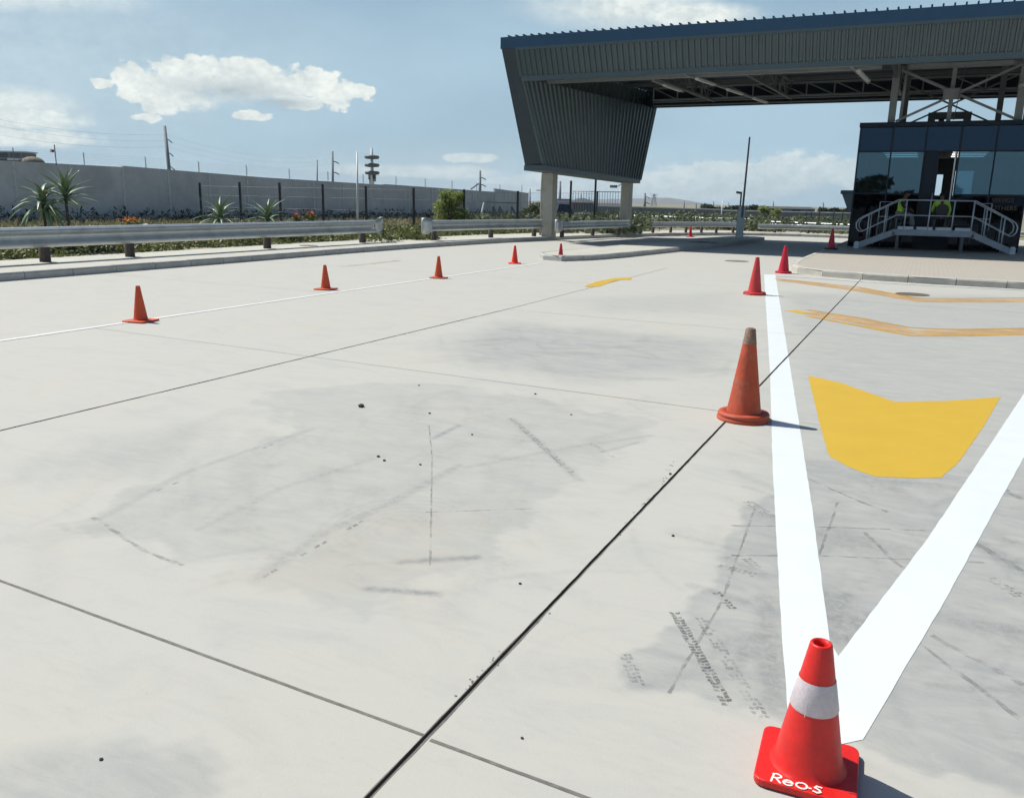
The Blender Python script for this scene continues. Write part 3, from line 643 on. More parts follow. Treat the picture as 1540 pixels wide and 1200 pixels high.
# ---------------------------------------------------------------- guardrails
WPROF = [(-.045,.155),(-.010,.150),(.050,.118),(.062,.095),(.050,.078),(-.028,.030),(-.036,.0),(-.028,-.030),(.050,-.078),(.062,-.095),(.050,-.118),(-.010,-.150),(-.045,-.155)]
def guardrail(label, pts, ztop, posts, flare0=False, flare1=False, z0=.15, drop=None, post_w=.15, face=1, hgt=.31):
    """W-beam rail on timber posts; face=+1 puts the beam on the right of the path"""
    t = thing('guardrail', label, 'guardrail', (pts[0][0], pts[0][1], z0)); O = Vector((pts[0][0], pts[0][1], z0)); k = hgt/.31
    path = resample(pts, .5)+[tuple(pts[-1][:2])]; mb = MB(); sec = len(WPROF); vs_ = []
    for i, p in enumerate(path):
        a = Vector(path[max(i-1,0)]); b = Vector(path[min(i+1,len(path)-1)]); d = (b-a).normalized(); n = Vector((d.y,-d.x))*face
        for th in (0, .006):
            for u, v in WPROF: 
                q = Vector(p)+n*(u+th); vs_.append(Vector((q.x, q.y, ztop-.155*k+v*k))-O)
    fs = []
    for i in range(len(path)-1):
        for j in range(sec-1):
            a0 = i*2*sec+j; a1 = (i+1)*2*sec+j
            fs.append((a0,a0+1,a1+1,a1)); fs.append((a0+sec,a1+sec,a1+sec+1,a0+sec+1))
    mb.add(vs_, fs, False); r = mb.build('rail', M['galv'], t)
    for (q0, q1, on) in ((path[0], path[1], flare0), (path[-1], path[-2], flare1)):
        if not on: continue
        q0, q1 = Vector(q0), Vector(q1); d = (q0-q1).normalized(); n = Vector((d.y,-d.x))*face*(1 if on and q0 is not None and (q0-Vector(path[-1])).length < 1e-6 else -1)
        e = MB(); zc = ztop-.155*k; vs_ = []
        for s_, (off, hh, curl) in enumerate(((-.02,.150,.03),(.10,.17,.06),(.26,.225,.07),(.40,.235,.03),(.46,.225,-.06),(.42,.21,-.13))):
            c = q0+d*off+n*(curl-.0)
            for zz in (-hh*k,-hh*.4*k,hh*.4*k,hh*k): vs_.append(Vector((c.x,c.y,zc+zz))-O)
        fs = [(4*i+j,4*i+j+1,4*i+j+5,4*i+j+4) for i in range(5) for j in range(3)]
        e.add(vs_, fs, True); o = e.build('end_terminal', M['galv'], t); so = o.modifiers.new('thick', 'SOLIDIFY'); so.thickness = .008
    for (x, y) in posts:
        mb = MB().lathe([(post_w/2,-.02),(post_w/2,ztop-.10-z0)], 12, (x-O.x,y-O.y,0), True, True); mb.build('post', M['post_wood'], t)
        MB().box((x-O.x,y-O.y,ztop-.155*k-z0),(.10,.16,.26)).build('spacer', M['steel_dark'], t)
    return t
def gp(*a): return [tuple(G(x,y,.15).xy) for x, y in a]
guardrail('long W-beam guardrail along the left walkway, running off the left edge of the photo', [(-16.45,2.0),(-16.45,8),(-16.45,23.4)], .875, [(-16.6,5.9),(-16.6,9.85),(-16.6,11.67),(-16.6,13.8),(-16.6,18.4),(-16.6,22.9)], flare1=True, hgt=.42, post_w=.22)
guardrail('short guardrail between the end of the long rail and the front canopy column', [(-15.64,25.7),(-15.12,29.5),(-14.36,32.38)], .86, gp((652.5,361.5),(738,357.5),(803,355.5)), flare0=True, post_w=.20, hgt=.38)
guardrail('short guardrail between the two concrete canopy columns', [(-13.42,32.3),(-13.18,35.7),(-12.58,38.5)], .80, gp((845,356.5),(891,353.5),(930,352.5)), flare0=True, hgt=.34, post_w=.18)
guardrail('guardrail on six posts beyond the rear canopy column, curving with the far kerb', [(-12.2,40.9),(-11.1,43.2),(-10.0,44.9),(-9.1,46.1)], .70, [(-12.25,41.3),(-11.7,42.6),(-11.2,43.7),(-10.6,44.6),(-10.0,45.4),(-9.3,46.3)], hgt=.26)
guardrail('low guardrail along the far kerb between the lean white pole and the booth', [(-8.3,48.0),(-6.5,48.9),(-3.2,49.2),(-1,49.0)], .60, [(-7.5,48.7),(-5.8,49.2),(-3.4,49.4)], hgt=.26)
guardrail('pale guardrail across the scrub on the far side road', [tuple(D(952,322,62).xy), tuple(D(1060,326,58).xy), tuple(D(1135,331,56).xy)], .72, [tuple(D(x,330,d).xy) for x, d in ((965,61.8),(1010,60),(1060,58),(1105,57))], z0=.1, hgt=.22)
guardrail('white topped guardrail before the far bush and mesh fence', [tuple(D(1150,331,55).xy), tuple(D(1225,335,52).xy), tuple(D(1300,340,49).xy)], .62, [tuple(D(x,334,d).xy) for x, d in ((1166,54.5),(1200,53),(1235,51.6),(1272,50))], z0=.1, hgt=.22)
guardrail('low guardrail seen past the right edge of the glass booth', [(2.6,48.4),(6,47.6),(9,47)], .62, [(3.2,48.5),(6,47.8)], hgt=.24)

# ---------------------------------------------------------------- precast boundary wall
M['wall'] = mat('boundary_wall', (.54,.55,.56), .88, var=.12, scale=.5, dirt=(.40,.41,.42), dscale=.45, dthr=(.42,.66), bump=.2, bscale=10)
M['wall_pale'] = mat('wall_joint', (.56,.57,.57), .9, var=.15)
WALL = [(-70,-30,2.9),(-42.5,8,2.85),(-37.4,24.31,2.73),(-35.7,29.7,2.66)]
WALLB = [(-35.7,29.7,2.72),(-34.21,37.91,2.44),(-32.6,47.5,2.28)]
WALLC = [(-32.6,47.5,2.33),(-32.31,48.8,2.30),(-30.6,60,2.06)]
WALLD = [(-30.6,59.8,2.32),(-30.0,63.13,2.12),(-29.9,64.5,2.05)]
def wall_seg(path, name, label, dark=False):
    O = path[0]; t = thing(name, label, 'wall', (O[0],O[1],0))
    mb = MB(); vs_ = []
    for i, (x, y, h) in enumerate(path):
        a = Vector(path[max(i-1,0)][:2]); b = Vector(path[min(i+1,len(path)-1)][:2]); d = (b-a).normalized(); n = Vector((-d.y,d.x))*.18
        vs_ += [(x-O[0],y-O[1],0),(x-O[0],y-O[1],h+.15),(x+n.x-O[0],y+n.y-O[1],h+.15),(x+n.x-O[0],y+n.y-O[1],0)]
    fs = [(4*i+j,4*i+(j+1)%4,4*i+4+(j+1)%4,4*i+4+j) for i in range(len(path)-1) for j in range(4)]+[(0,3,2,1),tuple(4*(len(path)-1)+j for j in range(4))]
    mb.add(vs_, fs); mb.build('wall_panel', M['wall'], t)
    # joint ribs
    tot = resample([(p[0],p[1]) for p in path], 2.4 if not dark else 1.2)
    for q in tot[1:]:
        ys = [p[1] for p in path]; h = np.interp(q[1], ys, [p[2] for p in path]); a = Vector(path[0][:2]); 
        k = min(range(len(path)-1), key=lambda i: abs((path[i][1]+path[i+1][1])/2-q[1])); d = (Vector(path[k+1][:2])-Vector(path[k][:2])).normalized(); n = Vector((d.y,-d.x))
        c = Vector(q)+n*.012-Vector((O[0],O[1])); mb = MB().box((c.x,c.y,(h+.15)/2-.01),(.05,.10,h+.12), math.atan2(-n.x,n.y)+PI/2); mb.build('joint_strip', M['wall_pale'], t)
    return t
wall_seg(WALL, 'boundary_wall', 'tall grey concrete wall at the left edge, behind the aloes')
wall_seg(WALLB, 'boundary_wall', 'long grey concrete wall behind the black fence posts, from the step beside the aloes')
wall_seg(WALLC, 'boundary_wall', 'grey concrete wall running behind the big green bush')
wall_seg(WALLD, 'boundary_wall', 'short raised dark wall at the far end, left of the front canopy column', True)
# electric fence on the wall
def efpost():
    t = thing('electric_fence_post', 'thin post with insulators on top of the grey boundary wall', 'fence post', (0,0,0), 0, 'electric fence posts along the top of the wall')
    MB().box((0,0,.30),(.018,.018,.60)).build('post', M['pole'], t)
    m = MB()
    for k in range(6): m.box((.03,0,.08+k*.09),(.05,.02,.02))
    m.box((.058,0,.305),(.006,.01,.50))
    m.build('insulator_strip', M['pole'], t); return t
ep = None; allw = WALL[1:]+WALLB[1:]+WALLC[1:]+WALLD[1:]
spots = resample([(p[0],p[1]) for p in allw], 3.0)
wires = [[] for _ in range(5)]
for i, q in enumerate(spots):
    h = np.interp(q[1], [p[1] for p in allw], [p[2] for p in allw])+.15
    if ep is None: ep = efpost(); ep.location = (q[0]-.09,q[1],h)
    else: dup(ep, (q[0]-.09,q[1],h))
    for k in range(5): wires[k].append((q[0]-.06,q[1],h+.12+k*.10))
for k in range(5):
    o = MB().tube(wires[k], .0025, 4).build('fence_wire', M['wire']); tag(o, 'thin electric wire strung between posts on top of the boundary wall', 'wire', 'electric fence wires over the wall')
p = Vector((0,0,0)); q = D(84,240,38)
t = thing('warning_flag', 'small red and white warning plate on the first post above the wall, over the aloes', 'sign', (q.x,q.y,2.75))
MB().box((0,0,.45),(.03,.03,.9)).build('post', M['steel_dark'], t); MB().box((0,-.12,.62),(.02,.22,.13)).build('plate', M['sign_white'], t); MB().box((.012,-.12,.62),(.012,.12,.10)).build('red_patch', M['red_paint'], t)

# buildings over the wall, far left
def facade_mat():
    m = mat('grid_facade', (.05,.065,.085), .4); nt = m.node_tree; b = nt.nodes['Principled BSDF']; t = nt.nodes.new('ShaderNodeTexCoord')
    br = nt.nodes.new('ShaderNodeTexBrick'); br.offset = 0; br.inputs['Scale'].default_value = 1; br.inputs['Brick Width'].default_value = 1.1; br.inputs['Row Height'].default_value = .55; br.inputs['Mortar Size'].default_value = .07
    br.inputs['Color1'].default_value = (.03,.045,.065,1); br.inputs['Color2'].default_value = (.055,.075,.10,1); br.inputs['Mortar'].default_value = (.13,.15,.17,1)
    mp = nt.nodes.new('ShaderNodeMapping'); mp.inputs['Rotation'].default_value = (PI/2,0,0); nt.links.new(t.outputs['Object'], mp.inputs[0]); nt.links.new(mp.outputs[0], br.inputs[0]); nt.links.new(br.outputs[0], b.inputs['Base Color']); return m
M['facade'] = facade_mat()
a, b_ = D(-60,232,75), D(36,232,75)
t = thing('distant_building', 'dark flat-roofed block with gridded front rising over the wall at the left edge', 'building', (a.x,a.y,0))
d = (b_-a); ang = math.atan2(d.y,d.x); t.rotation_euler = (0,0,ang); Lb = Vector((d.x,d.y)).length
MB().box((Lb/2,1,2.45),(Lb,2,4.9)).build('wall', M['facade'], t); MB().box((Lb/2,1,4.98),(Lb+.2,2.2,.12)).build('roof', M['wall_pale'], t)
q = D(45,240,74); t = thing('thatched_roof', 'small pale rounded thatched roof over the wall, right of the dark block', 'roof', (q.x,q.y,0))
MB().box((-.4,0,1.9),(1.4,3,3.8), ang).build('wall', M['dark_int'], t)
MB().box((-1.0,0,4.25),(1.0,3,.18), ang).build('ridge', M['wall_pale'], t); MB().lathe([(1.0,3.75),(.95,4.1),(.75,4.35),(.4,4.5),(0.01,4.55)], 20, (.35,0,0)).build('roof', M['thatch'], t)

# ---------------------------------------------------------------- poles, tower, wires
def upole(x, yt, dep, label, w=.2, n_ins=3, base_z=0, lean=0, m='pole', side=1, brace=False, name='utility_pole', cat='pole'):
    top = D(x,yt,dep); t = thing(name, label, cat, (top.x,top.y,base_z), 0); h = top.z-base_z
    rr = ROT @ Vector((1,0,0)); rr.z = 0; rr.normalize()
    MB().tube([-rr*lean*h*0, rr*lean*h], [w*.6,w*.4], 8).build('pole', M[m], t)
    for k in range(n_ins):
        z = h-.8-k*1.0*w/.2*.9
        c = rr*lean*z+Vector((0,0,z)); MB().tube([c, c+rr*side*.45*w/.2+Vector((0,0,.06))], .05*w/.2, 6).build('insulator', M['steel_dark'], t)
    if brace: MB().tube([rr*0+Vector((0,0,h*.62)), -rr*3.2+Vector((0,0,h*.2))], .06, 6).build('brace', M[m], t)
    return t
def upole2(x0, yt, x1, yb, dep, label, **k):
    """straight pole through two photo points at one distance, carried on down to the ground"""
    a, b = D(x0,yt,dep), D(x1,yb,dep); w = k.get('w',.2); dirn = (a-b)/(a.z-b.z); foot = b-dirn*b.z
    t = thing(k.get('name','utility_pole'), label, k.get('cat','pole'), tuple(foot)); A = a-foot
    MB().tube([(0,0,0), A], [w*.62,w*.42], 8).build('pole', M[k.get('m','pole')], t)
    rr = ROT @ Vector((1,0,0)); rr.z = 0; rr.normalize()
    for i in range(k.get('ins',0)):
        c = A-dirn*(k.get('i0',.8)+i*k.get('sp',.45)*2); MB().tube([c, c+rr*.28*k.get('isz',1)+Vector((0,0,-.05)), c+rr*.6*k.get('isz',1)+Vector((0,0,-.25))], .05*k.get('isz',1), 6).build('insulator', M['steel_dark'], t)
    return t
upole2(247.5,190,254,253,60,'tall wooden utility pole with three insulators rising behind the wall, left of the fence posts', w=.25, isz=.7, ins=3, i0=.9, sp=.48)
upole2(500,228,500.5,275,95,'slender utility pole with side insulators behind the wall, left of the disc tower', w=.26, ins=3, i0=1.1, sp=.6, isz=1.2)
upole2(537,229,537.5,318,47,'plain pale lamp-less pole standing in front of the wall beside the disc tower', w=.11, m='pole_pale')
upole2(477,241,477,268,150,'faint far pole behind the wall, left of the slender utility pole', w=.25)
upole2(722,257,722,286,100,'utility pole with a slanting brace above the end of the wall', w=.32, ins=3, i0=.8, sp=.4, isz=1.2)
q = D(722,275,100); q2 = D(708,285,100); o = MB().tube([q,q2],.09,6).build('pole_brace', M['pole']); o.parent = None
tag(o, 'slanting strut leaning against the utility pole above the end of the wall', 'pole brace')
upole2(842.5,273,842,300,110,'utility pole between the front canopy column and the fence', w=.35)
upole2(970,291,969.5,313,150,'utility pole before the left slope of the hill', w=.45, ins=2, i0=.6, sp=.5, isz=1.5)
upole2(1087,301,1085,326,70,'white street lamp pole before the far wall, left of the leaning gate pole', w=.11, m='pole_pale')
for x, y0, y1, dd, lab in ((1029,302,312,200,'faint pole on the right slope of the hill'),(1047,305,315,220,'faint pole at the right foot of the hill'),(1073,303,316,200,'faint pole left of the white street lamp pole'),
                           (1096,305,316,230,'faint thin pole right of the white street lamp pole'),(1163,303,314,180,'thin pole above the flat dark shed'),(886,297,304,200,'faint short pole over the grey shed behind the mesh fence'),(874,292,302,160,'thin pole behind the mesh fence'),
                           (797,284,300,160,'thin pole right of the end of the wall'),(1238,305,316,120,'thin pole over the dark treetops beside the booth')):
    upole2(x,y0,x,y1,dd,lab, w=.28)
# lattice pylon, faint
a = D(984,292,400); t = thing('lattice_pylon', 'faint lattice power pylon in front of the hill', 'pylon', (a.x,a.y,0)); m_ = MB(); h = a.z
for sx in (-1,1):
    for sy in (-1,1): m_.bar((sx*1.2,sy*1.2,0),(sx*.2,sy*.2,h),.16)
for k in range(5):
    z0_, z1_ = h*k/5, h*(k+1)/5; w0, w1 = 1.2-k*.2, 1.2-(k+1)*.2
    for s_ in (-1,1): m_.bar((-s_*w0,-w0,z0_),(s_*w1,-w1,z1_),.1)
for z in (h*.7,h*.85,h*.97): m_.bar((-1.9,0,z),(1.9,0,z),.14)
m_.build('lattice', M['pole'], t)
# tower with three discs
a = D(559,223,115); sc_ = 115/F; t = thing('disc_tower', 'thin mast with three flat round platforms rising above the wall', 'mast', (a.x,a.y,0))
MB().tube([(0,0,0),(0,0,a.z)], [.36,.16], 10).build('mast', M['pole_pale'], t)
for yy in (236.5,248.5,260): z = D(559,yy,115).z; MB().lathe([(.05,z-.3),(.9,z-.22),(1.05,z),(.9,z+.2),(.05,z+.28)], 20).build('platform', M['steel_dark'], t)
for dx, yy in ((-.35,265),(.3,268),(-.2,272),(.35,264)): z = D(559,yy,115).z; MB().box((dx,0,z),(.42,.3,.9)).build('antenna', M['pole'], t)
# power lines
e = D(248,198,60); s0 = D(-60,150,40)
for i, (y0, y1) in enumerate(((176,203),(186,212),(200,221))):
    P0, P1 = D(-40,y0-4,50), D(250,y1,60.2); pts = [P0.lerp(P1,f)+Vector((0,0,-1.1*4*f*(1-f)*.35)) for f in np.linspace(0,1,14)]
    tag(MB().tube(pts,.0045,4).build('power_line', M['steel_dark']), ('top','middle','lowest')[i]+' of the three power lines reaching the tall pole from the left edge', 'power line', 'power lines at the left')
for i, (y0, y1) in enumerate(((203,232),(212,239),(221,246))):
    P0, P1 = D(250,y0,60.2), D(500,y1,94.8); pts = [P0.lerp(P1,f)+Vector((0,0,-4*f*(1-f)*.9)) for f in np.linspace(0,1,14)]
    tag(MB().tube(pts,.0035,4).build('power_line', M['wire']), ('top','middle','lowest')[i]+' of the three power lines between the tall pole and the slender pole', 'power line', 'power lines beyond the tall pole')

# ---------------------------------------------------------------- black post fence
FP = [(300,275,43),(360,274,42.5),(420,275,42),(485,277,41.5),(550,280,40.5),(622,283,39.5),(698,285,39.5),(779,287.5,40),(859,272,42),(896.5,262,42.5)]
tops = [D(*p) for p in FP]; O = tops[0]
t = thing('mesh_fence', 'wire mesh fence on tall black posts in the verge below the long wall', 'fence', (O.x,O.y,.14))
for p in tops: MB().box((p.x-O.x,p.y-O.y,(p.z-.14)/2),(.085,.085,p.z-.14)).build('post', M['fence_black'], t)
for zf, rr in ((.95,.006),(.72,.006),(.42,.006),(.12,.006)):
    MB().tube([(p.x-O.x,p.y-O.y,(min(p.z,2.1)-.14)*zf) for p in tops], rr, 4).build('fence_wire', M['wire'], t)
m_ = MB()
for a, b in zip(tops[:-1], tops[1:]):
    k = int((b-a).length/.16)
    for i in range(1,k):
        p = a.lerp(b,i/k)-O; z = min(p.z+O.z,2.1)-.14; m_.bar((p.x,p.y,.05),(p.x,p.y,z*.95),.004)
m_.build('mesh_panel', M['wire'], t)
# palisade gate panels behind the columns
a, b = D(862,287,50), D(937,286,50); t = thing('palisade_fence', 'thin barred grey palisade fence seen between the canopy columns', 'fence', (a.x,a.y,0)); 
d = Vector(((b-a).x,(b-a).y,0)); L_ = d.length
for z in (a.z-.03, .9, .35): MB().tube([(0,0,z),(d.x,d.y,z)], .022, 5).build('rail', M['wire'], t)
m_ = MB()
for i in range(int(L_/.16)+1): q = d*(i*.16/L_); m_.box((q.x,q.y,a.z/2),(.02,.02,a.z))
m_.build('bar_panel', M['wire'], t)
q = d*.49; MB().box((q.x,q.y,a.z/2),(.09,.09,a.z)).build('post', M['steel_dark'], t)
# triangular braces in front of the raised wall
t = thing('site_frame', 'row of dark slanting steel frames before the raised dark wall', 'steel frame', tuple(D(728,331,52).xy)+(0,))
O = Vector(t.location)
for x0, x1 in ((741,749),(751,759),(769,777)):
    a_, b2, c_ = D(x0,311,52), D(x0,330,52), D(x1,325,52); MB().bar(a_-O,b2-O,.07).build('upright', M['steel_dark'], t); MB().bar(a_-O,c_-O,.09).build('brace', M['steel_dark'], t)
MB().bar(D(728,305,52)-O, D(722,330,52)-O, .08).build('pale_strut', M['pole_pale'], t); MB().bar(D(722,331,52)-O, D(790,333,52)-O, .10).build('base_rail', M['wall_pale'], t); MB().bar(D(729,304,52)-O, D(778,306,52)-O, .05).build('top_rail', M['steel_dark'], t)
# sign board and navy cover
a, b, c_ = D(834,299,60), D(860,299,60), D(834,322,60)
t = thing('warning_board', 'white board with red lettering behind the guardrail, right of the front column', 'sign', (a.x,a.y,0), math.atan2((b-a).y,(b-a).x)); wv = Vector(((b-a).x,(b-a).y)).length
MB().box((wv/2,0,(a.z+c_.z)/2),(wv,.05,a.z-c_.z)).build('board', M['sign_white'], t)
for s_ in (.06,wv-.06): MB().box((s_,.05,c_.z/2),(.06,.06,c_.z)).build('leg', M['steel_dark'], t)
def text_mesh(txt, size, name, m, parent, loc, rot, ext=.004):
    cu = bpy.data.curves.new('t','FONT'); cu.body = txt; cu.size = size; cu.extrude = ext; cu.align_x = 'LEFT'; to = bpy.data.objects.new('t', cu); C.objects.link(to)
    bpy.context.view_layer.update(); dg = bpy.context.evaluated_depsgraph_get(); me = bpy.data.meshes.new_from_object(to.evaluated_get(dg)); bpy.data.objects.remove(to)
    me.materials.clear(); me.materials.append(m); o = bpy.data.objects.new(name, me); C.objects.link(o); o.parent = parent; o.location = loc; o.rotation_euler = rot; return o
text_mesh('DANGER', .36, 'lettering', M['red_paint'], t, (.04,-.035,a.z-.52), (PI/2,0,0))
MB().box((wv/2,-.03,a.z-.07),(wv,.02,.05)).build('red_edge', M['red_paint'], t)
a, b, c_, d_ = D(841,307,58), D(859,308,58), D(836,323,58), D(862,324,58); v = ROT @ Vector((0,0,1)); v.z = 0; v.normalize()
o = MB().add([a,b,d_,c_,a+v*1.0,b+v*1.0,d_+v*2.2,c_+v*2.2], [(0,3,2,1),(4,5,6,7),(0,1,5,4),(1,2,6,5),(2,3,7,6),(3,0,4,7)]).build('skip_bin', M['navy'])
tag(o, 'dark navy sloping bin in front of the red lettered board', 'bin')
# red barrier blocks near rear column
q = D(927,345,47); t = thing('road_barrier', 'red plastic barrier block seen under the guardrail, left of the rear column', 'barrier', (q.x,q.y,.14), .3)
MB().prism([(-.32,-.18),(.32,-.18),(.32,.18),(-.32,.18)], 0, .28).build('barrier_body', M['red_paint'], t, .02); MB().box((0,0,.34),(.60,.14,.12)).build('top_rail', M['red_paint'], t, .01)
q = D(951,332,45); t = thing('road_barrier', 'upright red and white barrier board just right of the rear column', 'barrier', (q.x,q.y,.14), .2)
MB().box((0,0,.45),(.14,.08,.90)).build('board', M['red_paint'], t, .01); MB().box((.10,0,.40),(.05,.06,.75)).build('white_edge', M['white'], t)

# ---------------------------------------------------------------- canopy
ZT, ZC, ZF = 7.34, 6.95, 6.05           # top edge, bottom of blue cap, bottom of ribbed fascia
XR = 20.0
def yf(z): return 29.0+.52*(ZC-z)       # the front face leans back as it comes down
cl = Vector((-14.66, 29.0))             # front left top corner
zLb, zLr = 2.93, 2.66
canopy = thing('entrance_canopy', 'huge charcoal ribbed canopy spanning the lanes on a tapered leg with two concrete columns', 'canopy', (-14,31,0)); O = Vector((-14,31,0))
def cb(mb, name, m, **k):
    mb.v = [(x-O.x,y-O.y,z-O.z) for x, y, z in mb.v]; return mb.build(name, m, canopy, **k)
IFB, IFT = Vector((-13.78,31.05,zLb)), Vector((-14.02,yf(6.0),6.0))      # inner face: front bottom / front top
IRB, IRT = Vector((-12.52,39.55,zLr)), Vector((-12.33,40.75,6.02))       # inner face: rear bottom / rear top
OFB, OFT = Vector((-14.57,31.05,zLb)), Vector((-14.66,29.0,ZC))
ORB, ORT = Vector((-13.35,39.55,zLr)), Vector((-13.1,41.9,ZC))
# cap flashing, front + left end
cap = MB(); y0 = 28.97
cap.add([(-14.70,y0,ZC),(XR,y0,ZC-.03),(XR,y0,ZT-.05),(-14.70,y0,ZT),(-14.70,y0+.35,ZT+.02),(XR,y0+.35,ZT-.03),(-14.70,y0+.10,ZC),(XR,y0+.10,ZC-.03)], [(0,1,2,3),(3,2,5,4),(6,7,1,0)])
cap.add([(-14.70,y0,ZC),(-13.1,41.95,ZC),(-13.1,41.95,ZT),(-14.70,y0,ZT)], [(3,2,1,0)])
cb(cap, 'front_flashing', M['cap'])
nrmF = Vector((0,-1,-.52)).normalized()
fas = MB(); fas.corr((-14.15,yf(ZF+.0),ZF),(XR,yf(ZF),ZF-.02),(XR,29.04,ZC),(-14.15,29.04,ZC), 165, .06, nrmF)
cb(fas, 'ribbed_fascia', M['clad'])
tr = MB(); tr.bar((-14.1,yf(ZC)+.0,ZC-.03),(XR,yf(ZC),ZC-.05),.07,.09); cb(tr, 'trim_strip', M['clad'])
bt = MB(); bt.bar((-14.05,yf(5.97),5.97),(XR,yf(5.97),5.95),.16,.19); cb(bt, 'fascia_beam', M['clad'])
# leg: smooth outer front band, ribbed inner face, ribbed rear + outer faces, bottom beam
lf = MB(); Fo = Vector((0,-.012,0))
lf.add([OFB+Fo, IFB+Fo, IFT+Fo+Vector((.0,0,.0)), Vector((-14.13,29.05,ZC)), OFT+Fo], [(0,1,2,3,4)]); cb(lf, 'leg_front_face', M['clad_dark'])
li = MB(); n_ = Vector((1,-.15,0)).normalized(); li.corr(IFB, IRB, IRT, IFT, 34, .065, n_); cb(li, 'leg_inner_cladding', M['clad'])
edge = MB(); edge.bar(IFB, IFT, .10, .06); cb(edge, 'corner_trim', M['clad']); edge = MB(); edge.bar(IRB+Vector((.03,0,0)), IRT+Vector((.03,0,0)), .10, .08); cb(edge, 'corner_trim', M['clad'])
lo = MB(); lo.corr(ORB, OFB, OFT, ORT, 34, .05, (-1,.1,0)); cb(lo, 'leg_outer_cladding', M['clad'])
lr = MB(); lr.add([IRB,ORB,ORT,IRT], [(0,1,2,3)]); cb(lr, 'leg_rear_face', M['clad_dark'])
lb = MB(); a, b = Vector((-14.18,30.98,2.86)), Vector((-12.93,39.62,2.60)); lb.bar(a, b, .90, .20); cb(lb, 'leg_base_beam', M['clad'])
# rear fascia
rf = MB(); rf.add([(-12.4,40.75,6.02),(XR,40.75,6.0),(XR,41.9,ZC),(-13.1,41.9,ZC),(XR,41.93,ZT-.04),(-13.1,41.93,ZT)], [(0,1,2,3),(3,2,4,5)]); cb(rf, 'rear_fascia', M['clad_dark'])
rl = MB()
for z_, y_ in ((6.10,40.62),(6.26,40.64)): rl.bar((-12.4,y_,z_),(XR,y_,z_),.05,.05)
cb(rl, 'rear_rail', M['steel_beam'])
# roof deck with ribs, seen as little teeth on the skyline
rd = MB(); rd.add([(-14.7,29.3,ZT+.02),(XR,29.3,ZT-.03),(XR,41.95,ZT-.03),(-13.1,41.95,ZT+.02)], [(0,1,2,3)])
for i in range(114):
    x = -14.4+i*.30
    rd.box((x,35.5,ZT+.04),(.05,13.02,.045))
cb(rd, 'roof_deck', M['cap'])
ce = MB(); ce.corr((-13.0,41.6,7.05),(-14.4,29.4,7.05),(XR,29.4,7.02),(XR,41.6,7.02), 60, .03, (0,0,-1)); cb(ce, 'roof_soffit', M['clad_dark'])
# purlins, trusses and light fittings beneath
pu = MB()
for y_ in (31.5,33.5,35.5,37.5,39.5): pu.bar((-13.6,y_,6.92),(XR,y_,6.9),.08,.16)
cb(pu, 'purlin', M['steel_dark'])
def truss(y_, z0_, z1_, x0, x1, step, m, name, w=.055):
    m_ = MB(); m_.bar((x0,y_,z0_),(x1,y_,z0_),w*1.4); m_.bar((x0,y_,z1_),(x1,y_,z1_),w*1.4); x = x0; k = 0
    while x < x1-.01:
        m_.bar((x,y_,z0_),(x,y_,z1_),w); m_.bar((x,y_,z1_ if k < 12 else z0_),(min(x+step,x1),y_,z0_ if k < 12 else z1_),w*.8); x += step; k += 1
    cb(m_, name, m)
truss(40.3, 6.32, 6.85, -12.3, XR, 1.15, M['steel_beam'], 'rear_truss')
fb = MB(); fb.bar((-13.8,31.2,6.05),(-1.9,31.2,6.05),.16,.12); fb.bar((-1.2,34.0,6.43),(2.0,34.0,6.41),.14,.12); cb(fb, 'cross_beam', M['steel_beam'])
def ytruss(p0, p1, z0_, z1_):
    m_ = MB(); a, b = Vector((*p0,z0_)), Vector((*p1,z0_)); n = 9; m_.bar(a,b,.09); up = Vector((0,0,z1_-z0_)); m_.bar(a+up,b+up,.09)
    for i in range(n):
        p, q_ = a.lerp(b,i/n), a.lerp(b,(i+1)/n); m_.bar(p,p+up,.05); m_.bar(p+(up if i % 2 else up*0), q_+(up*0 if i % 2 else up),.05)
    cb(m_, 'lane_truss', M['steel_dark'])
ytruss((-6.6,30.6),(-6.0,40.2),6.2,6.9); ytruss((-9.9,30.6),(-9.4,40.2),6.2,6.9); ytruss((-1.6,30.6),(-1.6,40.2),6.2,6.9)
def fitting(p0, p1, z):
    a, b = Vector((*p0,z)), Vector((*p1,z)); m_ = MB(); m_.bar(a,b,.10,.07); cb(m_, 'light_tray', M['steel_beam'])
    n = max(1,int((b-a).length/2.4)); 
    for i in range(n):
        p, q_ = a.lerp(b,(i+.25)/n), a.lerp(b,(i+.8)/n); l = MB(); l.bar(p-Vector((-.12,0,.06)),q_-Vector((-.12,0,.06)),.13,.07); cb(l, 'light_fitting', M['pole_pale'])
fitting((-8.2,30.44),(-6.91,39.8),6.0); fitting((-9.7,31.6),(-9.45,35.0),6.0); fitting((-2.80,30.0),(-2.5,34.7),6.02)
fitting((-14.0+1.0,30.9),(-13.3+1.0,34.0),6.0) if False else None
